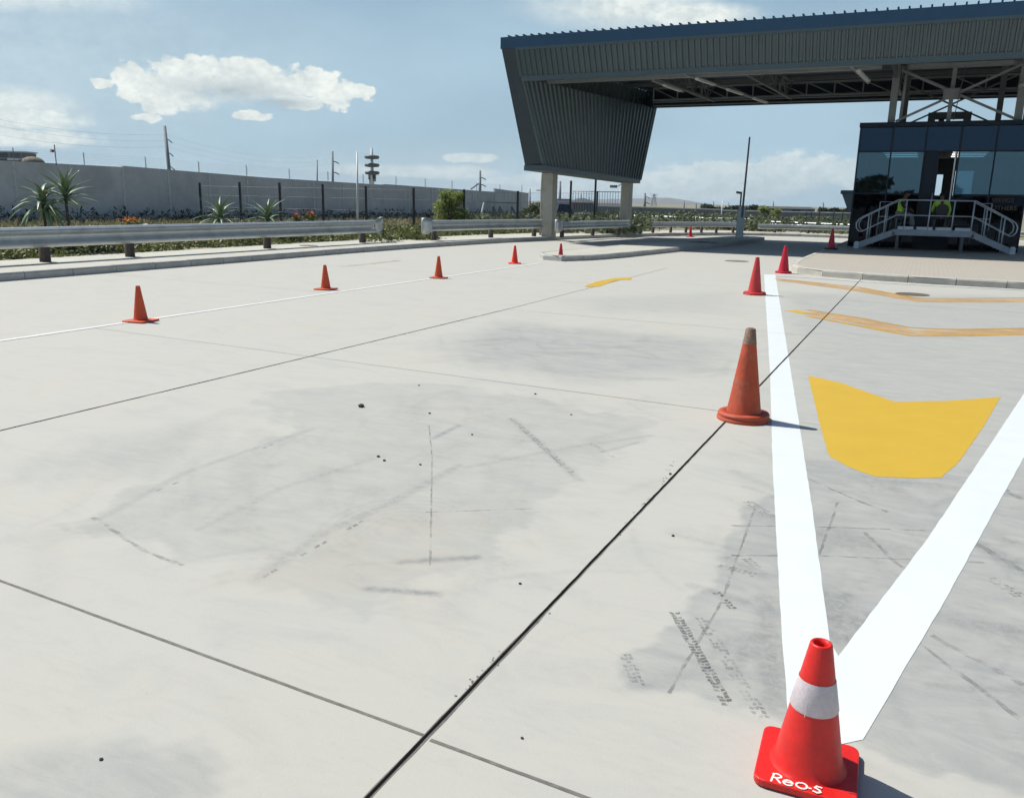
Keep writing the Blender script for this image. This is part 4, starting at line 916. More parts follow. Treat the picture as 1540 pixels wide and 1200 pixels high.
# concrete columns under the leg
for (x, y, zt_, w) in ((-14.22,32.75,2.80,.46),(-13.06,39.3,2.60,.44)):
    c_ = MB(); c_.prism([(x-w/2,y-w/2),(x+w/2,y-w/2),(x+w/2+.02,y+w/2),(x-w/2+.02,y+w/2)], .13, zt_); cb(c_, 'concrete_column', M['col_conc'], bevel=.02)
dp = MB(); dp.tube([(-14.49,32.52,2.8),(-14.49,32.52,2.1),(-14.50,32.52,.2)],.045,8); dp.bar((-14.70,32.48,2.02),(-14.3,32.48,2.02),.04); cb(dp, 'downpipe', M['col_conc'])
cmx = MB(); cmx.box((-13.55,38.8,2.33),(.30,.22,.12)); cmx.bar((-13.35,38.9,2.35),(-13.28,39.05,2.45),.03); cb(cmx, 'security_camera', M['pole'])

# ---------------------------------------------------------------- glass booth
def glass_mat(name, tintc, refl=.0, gcol=(.55,.80,.92)):
    m = bpy.data.materials.new(name); m.use_nodes = True; nt = m.node_tree; nt.nodes.remove(nt.nodes['Principled BSDF'])
    tr = nt.nodes.new('ShaderNodeBsdfTransparent'); tr.inputs[0].default_value = (*tintc,1); gl = nt.nodes.new('ShaderNodeBsdfGlossy'); gl.inputs[0].default_value = (*gcol,1); gl.inputs['Roughness'].default_value = .015
    fr = nt.nodes.new('ShaderNodeFresnel'); fr.inputs[0].default_value = 1.5; ad = nt.nodes.new('ShaderNodeMath'); ad.operation = 'ADD'; ad.inputs[1].default_value = refl; ad.use_clamp = True
    t = nt.nodes.new('ShaderNodeTexCoord'); n = nt.nodes.new('ShaderNodeTexNoise'); n.inputs['Scale'].default_value = .8; bp = nt.nodes.new('ShaderNodeBump'); bp.inputs['Strength'].default_value = .06; bp.inputs['Distance'].default_value = .02
    nt.links.new(t.outputs['Object'], n.inputs['Vector']); nt.links.new(n.outputs[0], bp.inputs['Height']); nt.links.new(bp.outputs[0], gl.inputs['Normal'])
    mx = nt.nodes.new('ShaderNodeMixShader'); nt.links.new(fr.outputs[0], ad.inputs[0]); nt.links.new(ad.outputs[0], mx.inputs[0]); nt.links.new(tr.outputs[0], mx.inputs[1]); nt.links.new(gl.outputs[0], mx.inputs[2])
    nt.links.new(mx.outputs[0], nt.nodes['Material Output'].inputs[0]); return m
M['glass'] = glass_mat('tinted_glass', (.22,.34,.40), .10)
M['glass_low'] = glass_mat('dark_low_glass', (.02,.03,.045), .0, (.22,.30,.45))
BX0, BW, NB, BY, BH, BD = -2.58, 1.112, 5, 34.55, 4.62, 6.0
booth = thing('toll_booth', 'dark blue glass control booth with an open door under the canopy', 'booth', (BX0,BY,.15)); BL = BW*NB
def bb(mb, name, m, **k): return mb.build(name, m, booth, **k)
H = BH-.15
zb = [0, .95, 1.95, 3.45, H-.16]         # bottoms of: plinth panels, lower, main glass, spandrel, cap (above the slab)
bb(MB().box((BL/2,BD/2,.06),(BL-.1,BD-.1,.12)), 'floor', M['dark_int'])
bb(MB().box((BL/2,BD/2,.70),(BL-.12,BD-.12,.06)), 'raised_floor', M['dark_int'])
bb(MB().box((BL/2,BD/2,3.52),(BL-.12,BD-.12,.06)), 'ceiling', M['ceiling'])
bb(MB().box((BL/2,BD/2,H-.08),(BL+.10,BD+.10,.16)), 'roof', M['frame_dark'])
for k in range(6): bb(MB().box((BL*.25+(k % 2)*BL*.42,.9+(k//2)*1.5,3.47),(.12 if False else 1.15,.10,.04)), 'ceiling_light', M['tubelight'])
for i in range(NB):
    x0, x1 = i*BW, (i+1)*BW; cx_ = (x0+x1)/2
    if i == 2: continue
    bb(MB().box((cx_,.03,(zb[2]+zb[3])/2),(BW-.05,.012,zb[3]-zb[2]-.05)), 'window', M['glass'])
    bb(MB().box((cx_,.03,(zb[1]+zb[2])/2),(BW-.05,.012,zb[2]-zb[1]-.05)), 'lower_pane', M['glass_low'])
    bb(MB().box((cx_,.03,zb[1]/2),(BW-.05,.012,zb[1]-.05)), 'lower_pane', M['glass_low'])
for i in range(NB): bb(MB().box(((i+.5)*BW,.02,(zb[3]+zb[4])/2),(BW-.035,.03,zb[4]-zb[3]-.04)), 'spandrel_panel', M['spandrel'])
for i in range(NB+1): bb(MB().box((i*BW,.02,(H-.16)/2),(.05,.09,H-.16)), 'mullion', M['frame_dark'])
for z in zb[1:4]:
    for i in range(NB):
        if i == 2 and z < 3: continue
        bb(MB().box(((i+.5)*BW,.022,z),(BW-.052,.075,.055)), 'transom', M['frame_dark'])
# door bay: opaque leaf on the left, open gap, bright leaf edge
dx0, dx1 = 2*BW+.03, 3*BW-.03
bb(MB().box((2.5*BW,.03,.34),(BW-.06,.03,.66)), 'threshold_panel', M['frame_dark'])
bb(MB().box((dx0+.24,.06,2.06),(.46,.04,2.74)), 'fixed_door_leaf', M['frame_dark'])
dl = bb(MB().box((dx1-.03,-.0,2.06),(.03,.06,2.74), rz=0).box((dx1-.05,.42,2.06),(.03,.80,2.70)), 'open_door_leaf', M['glass_low'])
bb(MB().box((dx1-.075,-.03,2.06),(.045,.03,2.74)), 'door_edge', M['white'])
hd = bb(MB().tube([(dx0+.40,-.02,1.6),(dx0+.40,-.05,1.65),(dx0+.40,-.05,1.95),(dx0+.40,-.02,2.0)],.012,6), 'door_handle', M['galv'])
# side and back walls
bb(MB().box((.02,BD/2,(H-.16)/2),(.04,BD-.1,H-.17)), 'side_wall', M['frame_dark']); bb(MB().box((BL-.02,BD/2,(H-.16)/2),(.04,BD-.1,H-.17)), 'side_wall', M['frame_dark'])
bk = MB(); gaps = [(2.62,2.98,2.0,2.85),(3.42,4.1,2.0,3.0)]; xs_ = sorted({0,BL}|{g[0] for g in gaps}|{g[1] for g in gaps})
for a, b in zip(xs_[:-1], xs_[1:]):
    g = [q for q in gaps if q[0] == a]
    if g: bk.box(((a+b)/2,BD-.03,g[0][2]/2),(b-a,.04,g[0][2])); bk.box(((a+b)/2,BD-.03,(g[0][3]+H-.16)/2),(b-a,.04,H-.16-g[0][3]))
    else: bk.box(((a+b)/2,BD-.03,(H-.16)/2),(b-a,.04,H-.16))
bb(bk, 'back_wall', M['dark_int'])
bb(MB().box((dx0+.5,3.0,1.1),(1.6,.6,.75)), 'counter', M['dark_int'])
text_mesh('SERVICE', .19, 'lettering', M['orange_text'], booth, (4.55,-.008,1.72), (PI/2,0,0), .003); text_mesh('OTHERS', .21, 'lettering', mat('pale_lettering',(.17,.13,.11),.6), booth, (4.58,-.008,1.45), (PI/2,0,0), .003)
# frame standing on the booth roof
t = thing('roof_bracket_frame', 'dark rectangular box frame standing on the booth roof behind the crossed braces', 'frame', (.32,38,BH))
MB().box((-.62,0,.30),(.26,.5,.62)).build('leg', M['steel_dark'], t); MB().box((.62,0,.30),(.26,.5,.62)).build('leg', M['steel_dark'], t)
MB().box((0,0,.50),(.98,.46,.24)).build('crossbar', M['steel_dark'], t); MB().box((-.27,.1,.18),(.2,.3,.36)).build('inner_block', M['clad_dark'], t); MB().box((.28,.1,.02),(.4,.3,.04)).build('inner_block', M['clad_dark'], t)
# steelwork between booth roof and canopy
st = thing('roof_steelwork', 'grey steel columns with crossed braces carrying the canopy above the booth', 'steelwork', (0,34.9,BH)); O2 = Vector((0,34.9,BH))
def sb(mb, name, m=None):
    mb.v = [(x-O2.x,y-O2.y,z-O2.z) for x, y, z in mb.v]; return mb.build(name, m or M['steel_beam'], st)
zt_ = 6.9
for x in (-1.60,2.42): sb(MB().box((x,34.9,(BH+zt_)/2),(.24,.24,zt_-BH)), 'column')
sb(MB().box((.27,34.9,(BH+6.45)/2),(.14,.14,6.45-BH)), 'middle_post')
sb(MB().tube([(-1.30,34.8,BH),(-1.27,34.8,zt_)],.055,8), 'downpipe')
for x in (-1.30,1.98,2.9): sb(MB().box((x,38,(BH+zt_)/2),(.20,.20,zt_-BH)), 'column', M['steel_dark'])
for a, b in (((-1.45,34.78,6.42),(2.32,34.78,4.68)),((-1.45,34.72,4.66),(2.32,34.72,6.45))): sb(MB().bar(a,b,.08,.08), 'brace')
for a, b in (((-1.3,37.95,6.3),(1.95,37.95,4.75)),((-1.3,37.9,4.75),(1.95,37.9,6.3))): sb(MB().bar(a,b,.06,.06), 'brace', M['steel_dark'])
g_ = MB(); g_.box((.27,34.66,5.55),(.55,.03,.36), 0, -.05); sb(g_, 'gusset_plate')
sb(MB().bar((-1.46,34.9,6.50),(2.30,34.9,6.50),.12,.12), 'cross_beam'); sb(MB().tube([(.62,34.6,6.9),(.55,34.6,6.0),(.43,34.6,4.66)],.014,5), 'cable', M['steel_dark'])
sb(MB().tube([(2.30,34.6,5.72),(2.48,34.45,5.78),(2.60,34.4,5.70)],.07,10), 'floodlight', M['pole_pale'])

# ---------------------------------------------------------------- stair platform
PX0, PX1, PF, PB, PZ = -1.02, 1.48, 32.95, 34.40, .86
pl = thing('stair_platform', 'galvanised steel landing with steps at both ends and looped handrails before the booth door', 'stair platform', (.2,33.7,.15)); O3 = Vector((.2,33.7,.15))
def pb(mb, name, m, **k):
    mb.v = [(x-O3.x,y-O3.y,z-O3.z) for x, y, z in mb.v]; return mb.build(name, m, pl, **k)
SLX, SRX = -2.05, 2.55
pb(MB().box(((PX0+PX1)/2,(PF+PB)/2,PZ-.02),(PX1-PX0,PB-PF-.08,.035)), 'deck', M['stringer'])
for y in (PF,PB):
    pb(MB().bar((PX0-.02,y,PZ-.09),(PX1+.02,y,PZ-.09),.06,.20), 'edge_channel', M['stringer'])
    pb(MB().bar((PX0+.02,y,PZ-.10),(SLX-.12,y,.24),.06,.20), 'stringer', M['stringer']); pb(MB().bar((PX1-.02,y,PZ-.10),(SRX+.12,y,.24),.06,.20), 'stringer', M['stringer'])
tb = MB(); n4 = 4
for i in range(n4): tb.box((PX0+.08+(PX1-PX0-.1)*(i+.5)/n4,PF-.005,PZ+.065),((PX1-PX0)/n4-.12,.012,.10))
pb(tb, 'toe_board', M['pale_block'])
for s_, xa, xb in ((-1,PX0,SLX),(1,PX1,SRX)):
    for k in range(3):
        f = (k+1)/4; x = xa+(xb-xa)*f; z = PZ+(.15-PZ)*f; pb(MB().box((x,(PF+PB)/2,z+.02),(.27,PB-PF-.1,.035)), 'step', M['stringer']); pb(MB().box((x+s_*.13,(PF+PB)/2,z),(.012,PB-PF-.1,.10)), 'step_nosing', M['pale_block'])
for x, y in ((PX0+.15,PF+.1),(PX1-.3,PF+.1),(PX0+.15,PB-.1),(PX1-.3,PB-.1)): pb(MB().box((x,y,(PZ+.02)/2+.05),(.09,.09,PZ-.2)), 'support_leg', M['steel_dark'])
R_ = .021
for y in (PF-.0,PB-.02):
    for x in ((PX0+.33,PX0+1.08,PX0+1.82,PX1-.08) if y < 34 else (PX0+.02,PX1-.02)):
        pb(MB().tube([(x,y,PZ-.08),(x,y,PZ+1.02)],R_,8), 'baluster', M['rail_paint'])
    if y < 34: pb(MB().tube([(PX0+.05,y,PZ+1.02),(PX1-.05,y,PZ+1.02)],R_,8), 'handrail', M['rail_paint']); pb(MB().tube([(PX0+.05,y,PZ+.50),(PX1-.05,y,PZ+.50)],R_*.8,8), 'mid_rail', M['rail_paint'])
    for s_, xa, xb in ((-1,PX0,SLX),(1,PX1,SRX)):
        xin = xa-s_*.05; xo = xb+s_*.02; zt0, zt1, zm0, zm1 = PZ+1.02, .15+1.12, PZ+.50, .15+.62
        loop_ = [(xin,y,zt0),(xo,y,zt1),(xo+s_*.13,y,zt1-.10),(xo+s_*.19,y,zt1-.22),(xo+s_*.18,y,zm1+.12),(xo+s_*.10,y,zm1+.01),(xo,y,zm1-.02),(xin,y,zm0)]
        if y > 34: loop_ = [(xin,y,zt0-.02)]+loop_[1:-1]+[(xin,y,zm0),(xin-s_*.0,y,zm0)]
        pb(MB().tube(loop_,R_,8), 'stair_handrail', M['rail_paint'])
        for f in (.30,.82):
            x = xa+(xb-xa)*f; z0_ = PZ+(.15-PZ)*f; zr = zt0+(zt1-zt0)*((x-xin)/(xo-xin)); pb(MB().tube([(x,y,z0_-.05),(x,y,zr)],R_,8), 'baluster', M['rail_paint'])
# square guard frames at the booth side
for x0_, x1_ in ((-1.62,-1.0),(1.45,2.0)):
    pb(MB().tube([(x0_,PB+.03,.45),(x0_,PB+.03,PZ+.95),(x1_,PB+.03,PZ+.95),(x1_,PB+.03,PZ)],R_,8).tube([(x0_,PB+.03,PZ+.42),(x1_,PB+.03,PZ+.42)],R_*.8,8), 'guard_frame', M['rail_paint'])
for x, lab in ((-2.18,'pale concrete block at the foot of the left steps'),(2.72,'pale concrete block at the foot of the right steps')):
    t = thing('concrete_block', lab+' before the booth', 'block', (x,33.0,.15)); MB().prism([(-.085,-.1),(.085,-.1),(.085,.1),(-.085,.1)], 0, .22).build('block_body', M['pale_block'], t, .015); MB().box((0,0,.235),(.12,.14,.03)).build('cap', M['white'], t, .005)

# neighbouring canopy leg seen left of the booth
t = thing('far_canopy', 'second dark tapered canopy leg peeping out left of the glass booth', 'canopy', (-2.5,62,0))
a, b, c_, d_ = AY(1264.5,287,62), AY(1300,287,62), AY(1276,320,62), AY(1300,320,62); w_ = Vector((0,7,0)); O = Vector((-2.5,62,0))
MB().add([a-O,b-O,d_-O,c_-O,a-O+w_,b-O+w_,d_-O+w_,c_-O+w_], [(0,3,2,1),(4,5,6,7),(0,1,5,4),(1,2,6,5),(2,3,7,6),(3,0,4,7)]).build('ribbed_leg', M['clad'], t)
MB().box((1.3,3.5,.55),(.6,.6,1.3)).build('concrete_column', M['col_conc'], t); MB().bar(a-O+Vector((0,-.02,-.1)), b-O+Vector((0,-.02,-.1)), .08,.25).build('flashing', M['cap'], t)

# ---------------------------------------------------------------- boom gate: leaning raised pole and square post
base = G(1113,358,.15); topb = AY(1129,207,base.y+.1)
t = thing('boom_barrier', 'tall thin raised boom pole leaning slightly right at the far end of the left island', 'barrier', tuple(base)); 
MB().box((-.02,0,.70),(.26,.22,1.40)).build('housing', M['pale_block'], t, .02)
MB().tube([(.03,-.13,.9), Vector((topb.x-base.x, -.13, topb.z-.15))], [.05,.035], 8).build('boom_arm', M['pole'], t)
t = thing('reader_post', 'slim dark post with a small camera head beside the raised boom pole', 'post', tuple(G(1108.5,357.5,.15)))
MB().box((0,0,.62),(.13,.13,1.25)).build('post_base', M['wall_pale'], t, .01); MB().box((.03,0,1.62),(.06,.06,.80)).build('mast', M['steel_dark'], t); MB().box((-.06,-.04,1.98),(.26,.16,.10), .2, .15).build('camera_head', M['steel_dark'], t)
t = thing('drain_cover', 'flat dark utility cover in the shade on top of the left island', 'cover', tuple(G(1058,365,.15))); t.location.z = .15
MB().box((0,0,.012),(1.0,.5,.02)).build('cover_plate', M['steel_dark'], t); MB().box((0,0,.03),(.5,.06,.02)).build('handle', M['steel_dark'], t)
t = disc(G(1108,393), .34, .002, 'manhole_cover', M['joint_soft'], 'flat grey manhole cover just left of the pinkish cone', 'manhole cover')

# ---------------------------------------------------------------- people
M['skin'] = mat('brown_skin', (.13,.065,.04), .6); M['hair'] = mat('black_hair', (.008,.007,.007), .9); M['vest'] = mat('lime_vest', (.42,.72,.06), .7, var=.1, scale=8)
M['vest'].node_tree.nodes['Principled BSDF'].inputs['Roughness'].default_value = .8
M['navy_shirt'] = mat('navy_shirt', (.015,.02,.035), .9); M['grey_trs'] = mat('grey_trousers', (.19,.20,.21), .9, var=.15, scale=10); M['dark_trs'] = mat('dark_trousers', (.045,.05,.06), .9); M['boot'] = mat('boots', (.02,.02,.02), .7)
def skin(name, verts, edges, radii, m, parent, root=0, sub=2):
    me = bpy.data.meshes.new(name); me.from_pydata([tuple(v) for v in verts], edges, []); me.update(); me.materials.append(m)
    o = bpy.data.objects.new(name, me); C.objects.link(o); o.parent = parent
    s = o.modifiers.new('skin', 'SKIN'); s.use_smooth_shade = True
    if not me.skin_vertices: 
        me.skin_vertices[0] if False else None
    bpy.context.view_layer.objects.active = o
    for i, r in enumerate(radii):
        sv = me.skin_vertices[0].data[i]; sv.radius = (r if isinstance(r, tuple) else (r,r)); sv.use_root = (i == root)
    u = o.modifiers.new('sub', 'SUBSURF'); u.levels = sub; u.render_levels = sub
    return o
def person(label, loc, rz, J, vest='vest', trs='grey_trs', sleeves=False):
    t = thing('person', label, 'person', loc, rz)
    V, E, R, idx = [], [], [], {}
    def add(n, p, r, par=None):
        idx[n] = len(V); V.append(Vector(p)); R.append(r)
        if par is not None: E.append((idx[par], idx[n]))
    g = J
    add('pelvis', g['pelvis'], (.13,.11)); add('belly', g['belly'], (.125,.10), 'pelvis'); add('chest', g['chest'], (.155,.11), 'belly'); add('neck', g['neck'], .055, 'chest')
    add('head0', g['head']-g['hdir']*.085, .062, 'neck'); add('head1', g['head']-g['hdir']*.01+g['face']*.01, (.076,.088), 'head0'); add('head2', g['head']+g['hdir']*.075, (.068,.082), 'head1')
    for s in ('l','r'):
        add('sh'+s, g['sh'+s], .058, 'chest'); add('el'+s, g['el'+s], .042, 'sh'+s); add('wr'+s, g['wr'+s], .028, 'el'+s)
        d = (g['wr'+s]-g['el'+s]).normalized(); add('palm'+s, g['wr'+s]+d*.06, (.036,.018), 'wr'+s)
        sd = d.cross(Vector((0,0,1)));
        if sd.length < .2: sd = d.cross(Vector((1,0,0)))
        sd.normalize()
        for k, (o_, L_) in enumerate(((-.03,.060),(-.01,.072),(.01,.068),(.03,.052))):
            b0 = g['wr'+s]+d*.095+sd*o_; cd = (d+Vector((0,0,-.5))).normalized(); add('f%d%s' % (k,s), b0, .009, 'palm'+s); add('g%d%s' % (k,s), b0+d*L_*.5, .0085, 'f%d%s' % (k,s)); add('h%d%s' % (k,s), b0+d*L_*.5+cd*L_*.45, .0075, 'g%d%s' % (k,s))
        add('t0'+s, g['wr'+s]+d*.045-sd*.042, .010, 'palm'+s); add('t1'+s, g['wr'+s]+d*.085-sd*.058, .009, 't0'+s)
        add('hip'+s, g['hip'+s], .085, 'pelvis'); add('kn'+s, g['kn'+s], .058, 'hip'+s); add('an'+s, g['an'+s], .038, 'kn'+s); add('toe'+s, g['toe'+s], .035, 'an'+s)
    skin('body', V, E, R, M['skin'], t)
    # face: nose, ears, eyes
    hc, hd_, fc = g['head'], g['hdir'], g['face']; sdv = hd_.cross(fc).normalized()
    MB().tube([hc+fc*.085+hd_*.01, hc+fc*.108-hd_*.02, hc+fc*.088-hd_*.028], [.008,.013,.010], 8).build('nose', M['skin'], t)
    for s_ in (-1,1):
        MB().lathe([(.001,-.012),(.022,-.008),(.026,0),(.020,.008),(.001,.010)], 10, hc+sdv*s_*.082).build('ear', M['skin'], t); MB().lathe([(.001,-.009),(.010,0),(.001,.009)], 8, hc+sdv*s_*.032+fc*.082+hd_*.015).build('eye', M['white'], t)
    MB().bar(hc+fc*.086-hd_*.05-sdv*.022, hc+fc*.086-hd_*.05+sdv*.022, .008).build('mouth', M['hair'], t)
    # hair cap
    bm = bmesh.new(); bmesh.ops.create_uvsphere(bm, u_segments=20, v_segments=12, radius=.098)
    kill = [v for v in bm.verts if v.co.z < -.035 or (v.co.z < .028 and (v.co.x*fc.x+v.co.y*fc.y) > .03)]
    bmesh.ops.delete(bm, geom=kill, context='VERTS'); me = bpy.data.meshes.new('hair'); bm.to_mesh(me); bm.free(); me.materials.append(M['hair']); o = bpy.data.objects.new('hair', me); C.objects.link(o); o.parent = t; o.location = hc+hd_*.045-fc*.012
    so = o.modifiers.new('s','SOLIDIFY'); so.thickness = .012
    # clothing
    TV = [g['pelvis']+(g['belly']-g['pelvis'])*.15, g['belly'], g['chest'], g['neck']*.45+g['chest']*.55]; TE = [(0,1),(1,2),(2,3)]; TR = [(.155,.135),(.150,.125),(.180,.135),.085]
    for s in ('l','r'):
        k = len(TV); TV += [g['sh'+s], g['sh'+s]*.45+g['el'+s]*.55]; TE += [(2,k),(k,k+1)]; TR += [.075,.060]
        if sleeves: TV += [g['el'+s], g['wr'+s]]; TE += [(k+1,k+2),(k+2,k+3)]; TR += [.055,.042]
    skin('hi_vis_top' if sleeves else 'hi_vis_vest', TV, TE, TR, M[vest], t, 1)
    if not sleeves:
        for s in ('l','r'): skin('sleeve', [g['sh'+s], g['el'+s], g['wr'+s]], [(0,1),(1,2)], [.074,.052,.038], M['navy_shirt'], t, 0)
        for s_ in (-1,1):
            a_ = g['chest']+sdv*s_*.10; MB().bar(g['belly']+sdv*s_*.08+fc*.13, a_+fc*.14, .04,.01).build('reflective_strip', M['pale_block'], t)
    LV = [g['pelvis']]; LE = []; LR = [(.15,.13)]
    for s in ('l','r'):
        k = len(LV); LV += [g['hip'+s], g['kn'+s], g['an'+s]+(g['kn'+s]-g['an'+s])*.08]; LE += [(0,k),(k,k+1),(k+1,k+2)]; LR += [.105,.080,.062]
    skin('trousers', LV, LE, LR, M[trs], t, 0)
    for s in ('l','r'): skin('shoe', [g['an'+s]+Vector((0,0,-.01)), g['toe'+s]*.5+g['an'+s]*.5-Vector((0,0,.03)), g['toe'+s]], [(0,1),(1,2)], [.05,.048,.042], M['boot'], t, 1)
    return t
Vv = Vector
# local frame: the seated person faces +Y of their own empty, deck at z = 0
JA = dict(pelvis=Vv((0,0,.52)), belly=Vv((0,.03,.70)), chest=Vv((0,.08,.90)), neck=Vv((0,.13,1.08)), head=Vv((0,.17,1.21)), hdir=Vv((0,.15,1)).normalized(), face=Vv((0,1,-.1)).normalized(),
          shl=Vv((-.18,.08,1.0)), shr=Vv((.18,.08,1.0)), ell=Vv((-.22,.14,.74)), elr=Vv((.24,.20,.78)), wrl=Vv((-.12,.34,.66)), wrr=Vv((.14,.38,.72)),
          hipl=Vv((-.10,.04,.50)), hipr=Vv((.10,.04,.50)), knl=Vv((-.12,.42,.50)), knr=Vv((.14,.46,.52)), anl=Vv((-.14,.40,.10)), anr=Vv((.16,.58,.10)), toel=Vv((-.15,.54,.045)), toer=Vv((.17,.72,.045)))
JB = dict(JA); JB.update(chest=Vv((0,.10,.88)), neck=Vv((0,.18,1.04)), head=Vv((0,.22,1.17)), shl=Vv((-.19,.10,.97)), shr=Vv((.20,.08,.96)), ell=Vv((-.26,.16,.74)), elr=Vv((.28,.04,.70)), wrl=Vv((-.22,.36,.62)), wrr=Vv((.24,.08,.46)),
          knr=Vv((.34,.34,.50)), anr=Vv((.26,.22,.10)), toer=Vv((.30,.36,.045)), knl=Vv((-.20,.42,.50)), anl=Vv((-.16,.36,.10)), toel=Vv((-.16,.50,.045)))
person('seated person in lime vest, navy sleeves and grey trousers, facing right on the landing', (-.92,33.85,PZ), -PI/2+.35-.6, JA)
person('seated person in lime long-sleeved top seen from behind at the open booth door', (.42,33.75,PZ), .1, JB, trs='dark_trs', sleeves=True)
def chair(label, loc, rz, back=True):
    t = thing('chair', label, 'chair', loc, rz)
    MB().box((0,.02,.42),(.44,.42,.06)).build('seat', M['black_rubber'], t, .02)
    for sx in (-.18,.18):
        for sy in (-.17,.18): MB().tube([(sx,sy,0),(sx*.95,sy*.95,.40)],.015,6).build('leg', M['steel_dark'], t)
    if back:
        bm = MB(); n = 14; pts = [(.22*math.cos(a)*(1 if abs(math.cos(a)) < .8 else 1), .70+.22*math.sin(a) if math.sin(a) > 0 else .70+.24*math.sin(a)) for a in np.linspace(0,2*PI,n+1)[:-1]]
        P = [(x,-.24,z) for x, z in pts]+[(x,-.20,z) for x, z in pts]; bm.add(P, [tuple(range(n))[::-1], tuple(range(n,2*n))]+[(i,(i+1)%n,n+(i+1)%n,n+i) for i in range(n)]); bm.build('backrest', M['black_rubber'], t, .012)
        MB().box((0,-.22,.46),(.06,.03,.12)).build('back_post', M['steel_dark'], t)
chair('black office chair with rounded back under the person at the booth door', (.42,33.72,PZ), .1); chair('low black stool-like chair under the person facing right', (-.95,33.86,PZ), -PI/2-.25, False)

# ---------------------------------------------------------------- vegetation
def leaves(n, pos, size, name, m, flat=.4, aspect=2.0, up=.3, parent=None, kind=None, bend=True):
    """n small leaf quads at numpy positions"""
    pos = np.asarray(pos); s = size*rng.uniform(.6,1.35,(n,1)); d = rng.normal(size=(n,3)); d[:,2] = d[:,2]*flat+up; d /= np.linalg.norm(d,axis=1,keepdims=True)
    q = rng.normal(size=(n,3)); u = np.cross(d,q); u /= np.linalg.norm(u,axis=1,keepdims=True)
    a = pos-u*s/aspect*.35; b = pos+u*s/aspect*.35; mid = pos+d*s*.55; c1 = mid+u*s/aspect*.5; c0 = mid-u*s/aspect*.5; tip = pos+d*s
    v = np.stack([a,b,c1,tip,c0],1).reshape(-1,3); me = bpy.data.meshes.new(name); me.vertices.add(5*n); me.vertices.foreach_set('co', v.ravel())
    me.loops.add(5*n); me.loops.foreach_set('vertex_index', np.arange(5*n)); me.polygons.add(n); me.polygons.foreach_set('loop_start', np.arange(0,5*n,5)); me.update(calc_edges=True)
    me.materials.append(m); o = bpy.data.objects.new(name, me); C.objects.link(o)
    if parent is not None: o.parent = parent; KIDS.setdefault(parent.name, []).append(o)
    if kind: o['kind'] = kind
    return o
kx = lambda y: np.interp(y, [k[1] for k in KERB[1:11]], [k[0] for k in KERB[1:11]])
# low succulent ground cover beside the walkway
n = 42000; y = rng.uniform(4,46,n); u = rng.beta(1.2,1.6,n)*2.2; cl_ = .20+.13*np.sin(y*2.3+u*3)+.08*np.sin(y*5.1-u*2); z = .14+rng.uniform(0,1,n)*np.clip(cl_+.04,.05,.5)*np.clip(u*3,.15,1); keep = rng.random(n) < np.clip(.62+.45*np.sin(y*1.7+u*2.1)+.3*np.sin(y*4.3),.1,1)
P_ = np.stack([kx(y)-2.75-u, y, z],1)[keep]; leaves(len(P_), P_, .10, 'ground_cover', M['hedge'], kind='stuff')
n = 12000; y = rng.uniform(10,60,n); u = rng.uniform(0,18,n); P_ = np.stack([kx(np.minimum(y,40))-4.6-u, y, .14+rng.random(n)*.05],1); leaves(n, P_, .30, 'dry_grass', M['dry'], .25, 9, 1.2, kind='stuff')
n = 7000; y = rng.uniform(10,60,n); u = rng.uniform(0,16,n); P_ = np.stack([kx(np.minimum(y,40))-4.8-u, y, .14+rng.random(n)*.15],1); leaves(n, P_, .24, 'verge_weeds', M['drygreen'], .5, 4, .7, kind='stuff')
# dark tufts at the wall foot
n = 3800; f = rng.random(n); yy = 8+f*52; xx = np.interp(yy, [p[1] for p in allw], [p[0] for p in allw])+rng.uniform(.1,1.3,n); hh = (.35+.35*np.sin(yy*1.9)**2)*rng.random(n); leaves(n, np.stack([xx,yy,.14+hh],1), .22, 'wall_foot_weeds', M['darktree'], .5, 4, .7, kind='stuff')
# far scrub beyond the fence and roads
def clumps(k, box, r, h, per, name, m, size, **kw):
    P = []
    for _ in range(k):
        cx_ = rng.uniform(box[0],box[1]); cy_ = rng.uniform(box[2],box[3]); rr = r*rng.uniform(.5,1.5); q = rng.normal(size=(per,3)); q /= np.linalg.norm(q,axis=1,keepdims=True); q *= rng.uniform(.55,1,(per,1))
        P.append(np.stack([cx_+q[:,0]*rr, cy_+q[:,1]*rr, .1+np.abs(q[:,2])*h*rng.uniform(.6,1.2)],1))
    P = np.concatenate(P); return leaves(len(P), P, size, name, m, kind='stuff', **kw)
clumps(230, (-26,3,50,80), 1.2, .75, 130, 'scrub', M['scrub'], .20); clumps(60, (-20,-12.9,40,60), 1.0, .85, 150, 'scrub', M['scrub'], .20); clumps(70, (-12,6,50,58), .9, .35, 90, 'scrub', M['drygreen'], .20)
def clumpline(x0,x1,dep,nn,r,h,name,m,size):
    P = []
    for _ in range(nn):
        c = D(rng.uniform(x0,x1), 330, dep*rng.uniform(.9,1.1)); q = rng.normal(size=(150,3)); q /= np.linalg.norm(q,axis=1,keepdims=True); q *= rng.uniform(.5,1,(150,1)); P.append(np.stack([c.x+q[:,0]*r, c.y+q[:,1]*r, .1+np.abs(q[:,2])*h],1))
    P = np.concatenate(P); return leaves(len(P), P, size, name, m, kind='stuff')
clumpline(700,950,44,45,.9,.85,'scrub',M['scrub'],.2); clumpline(565,650,31,18,.6,.5,'scrub',M['hedge'],.12)

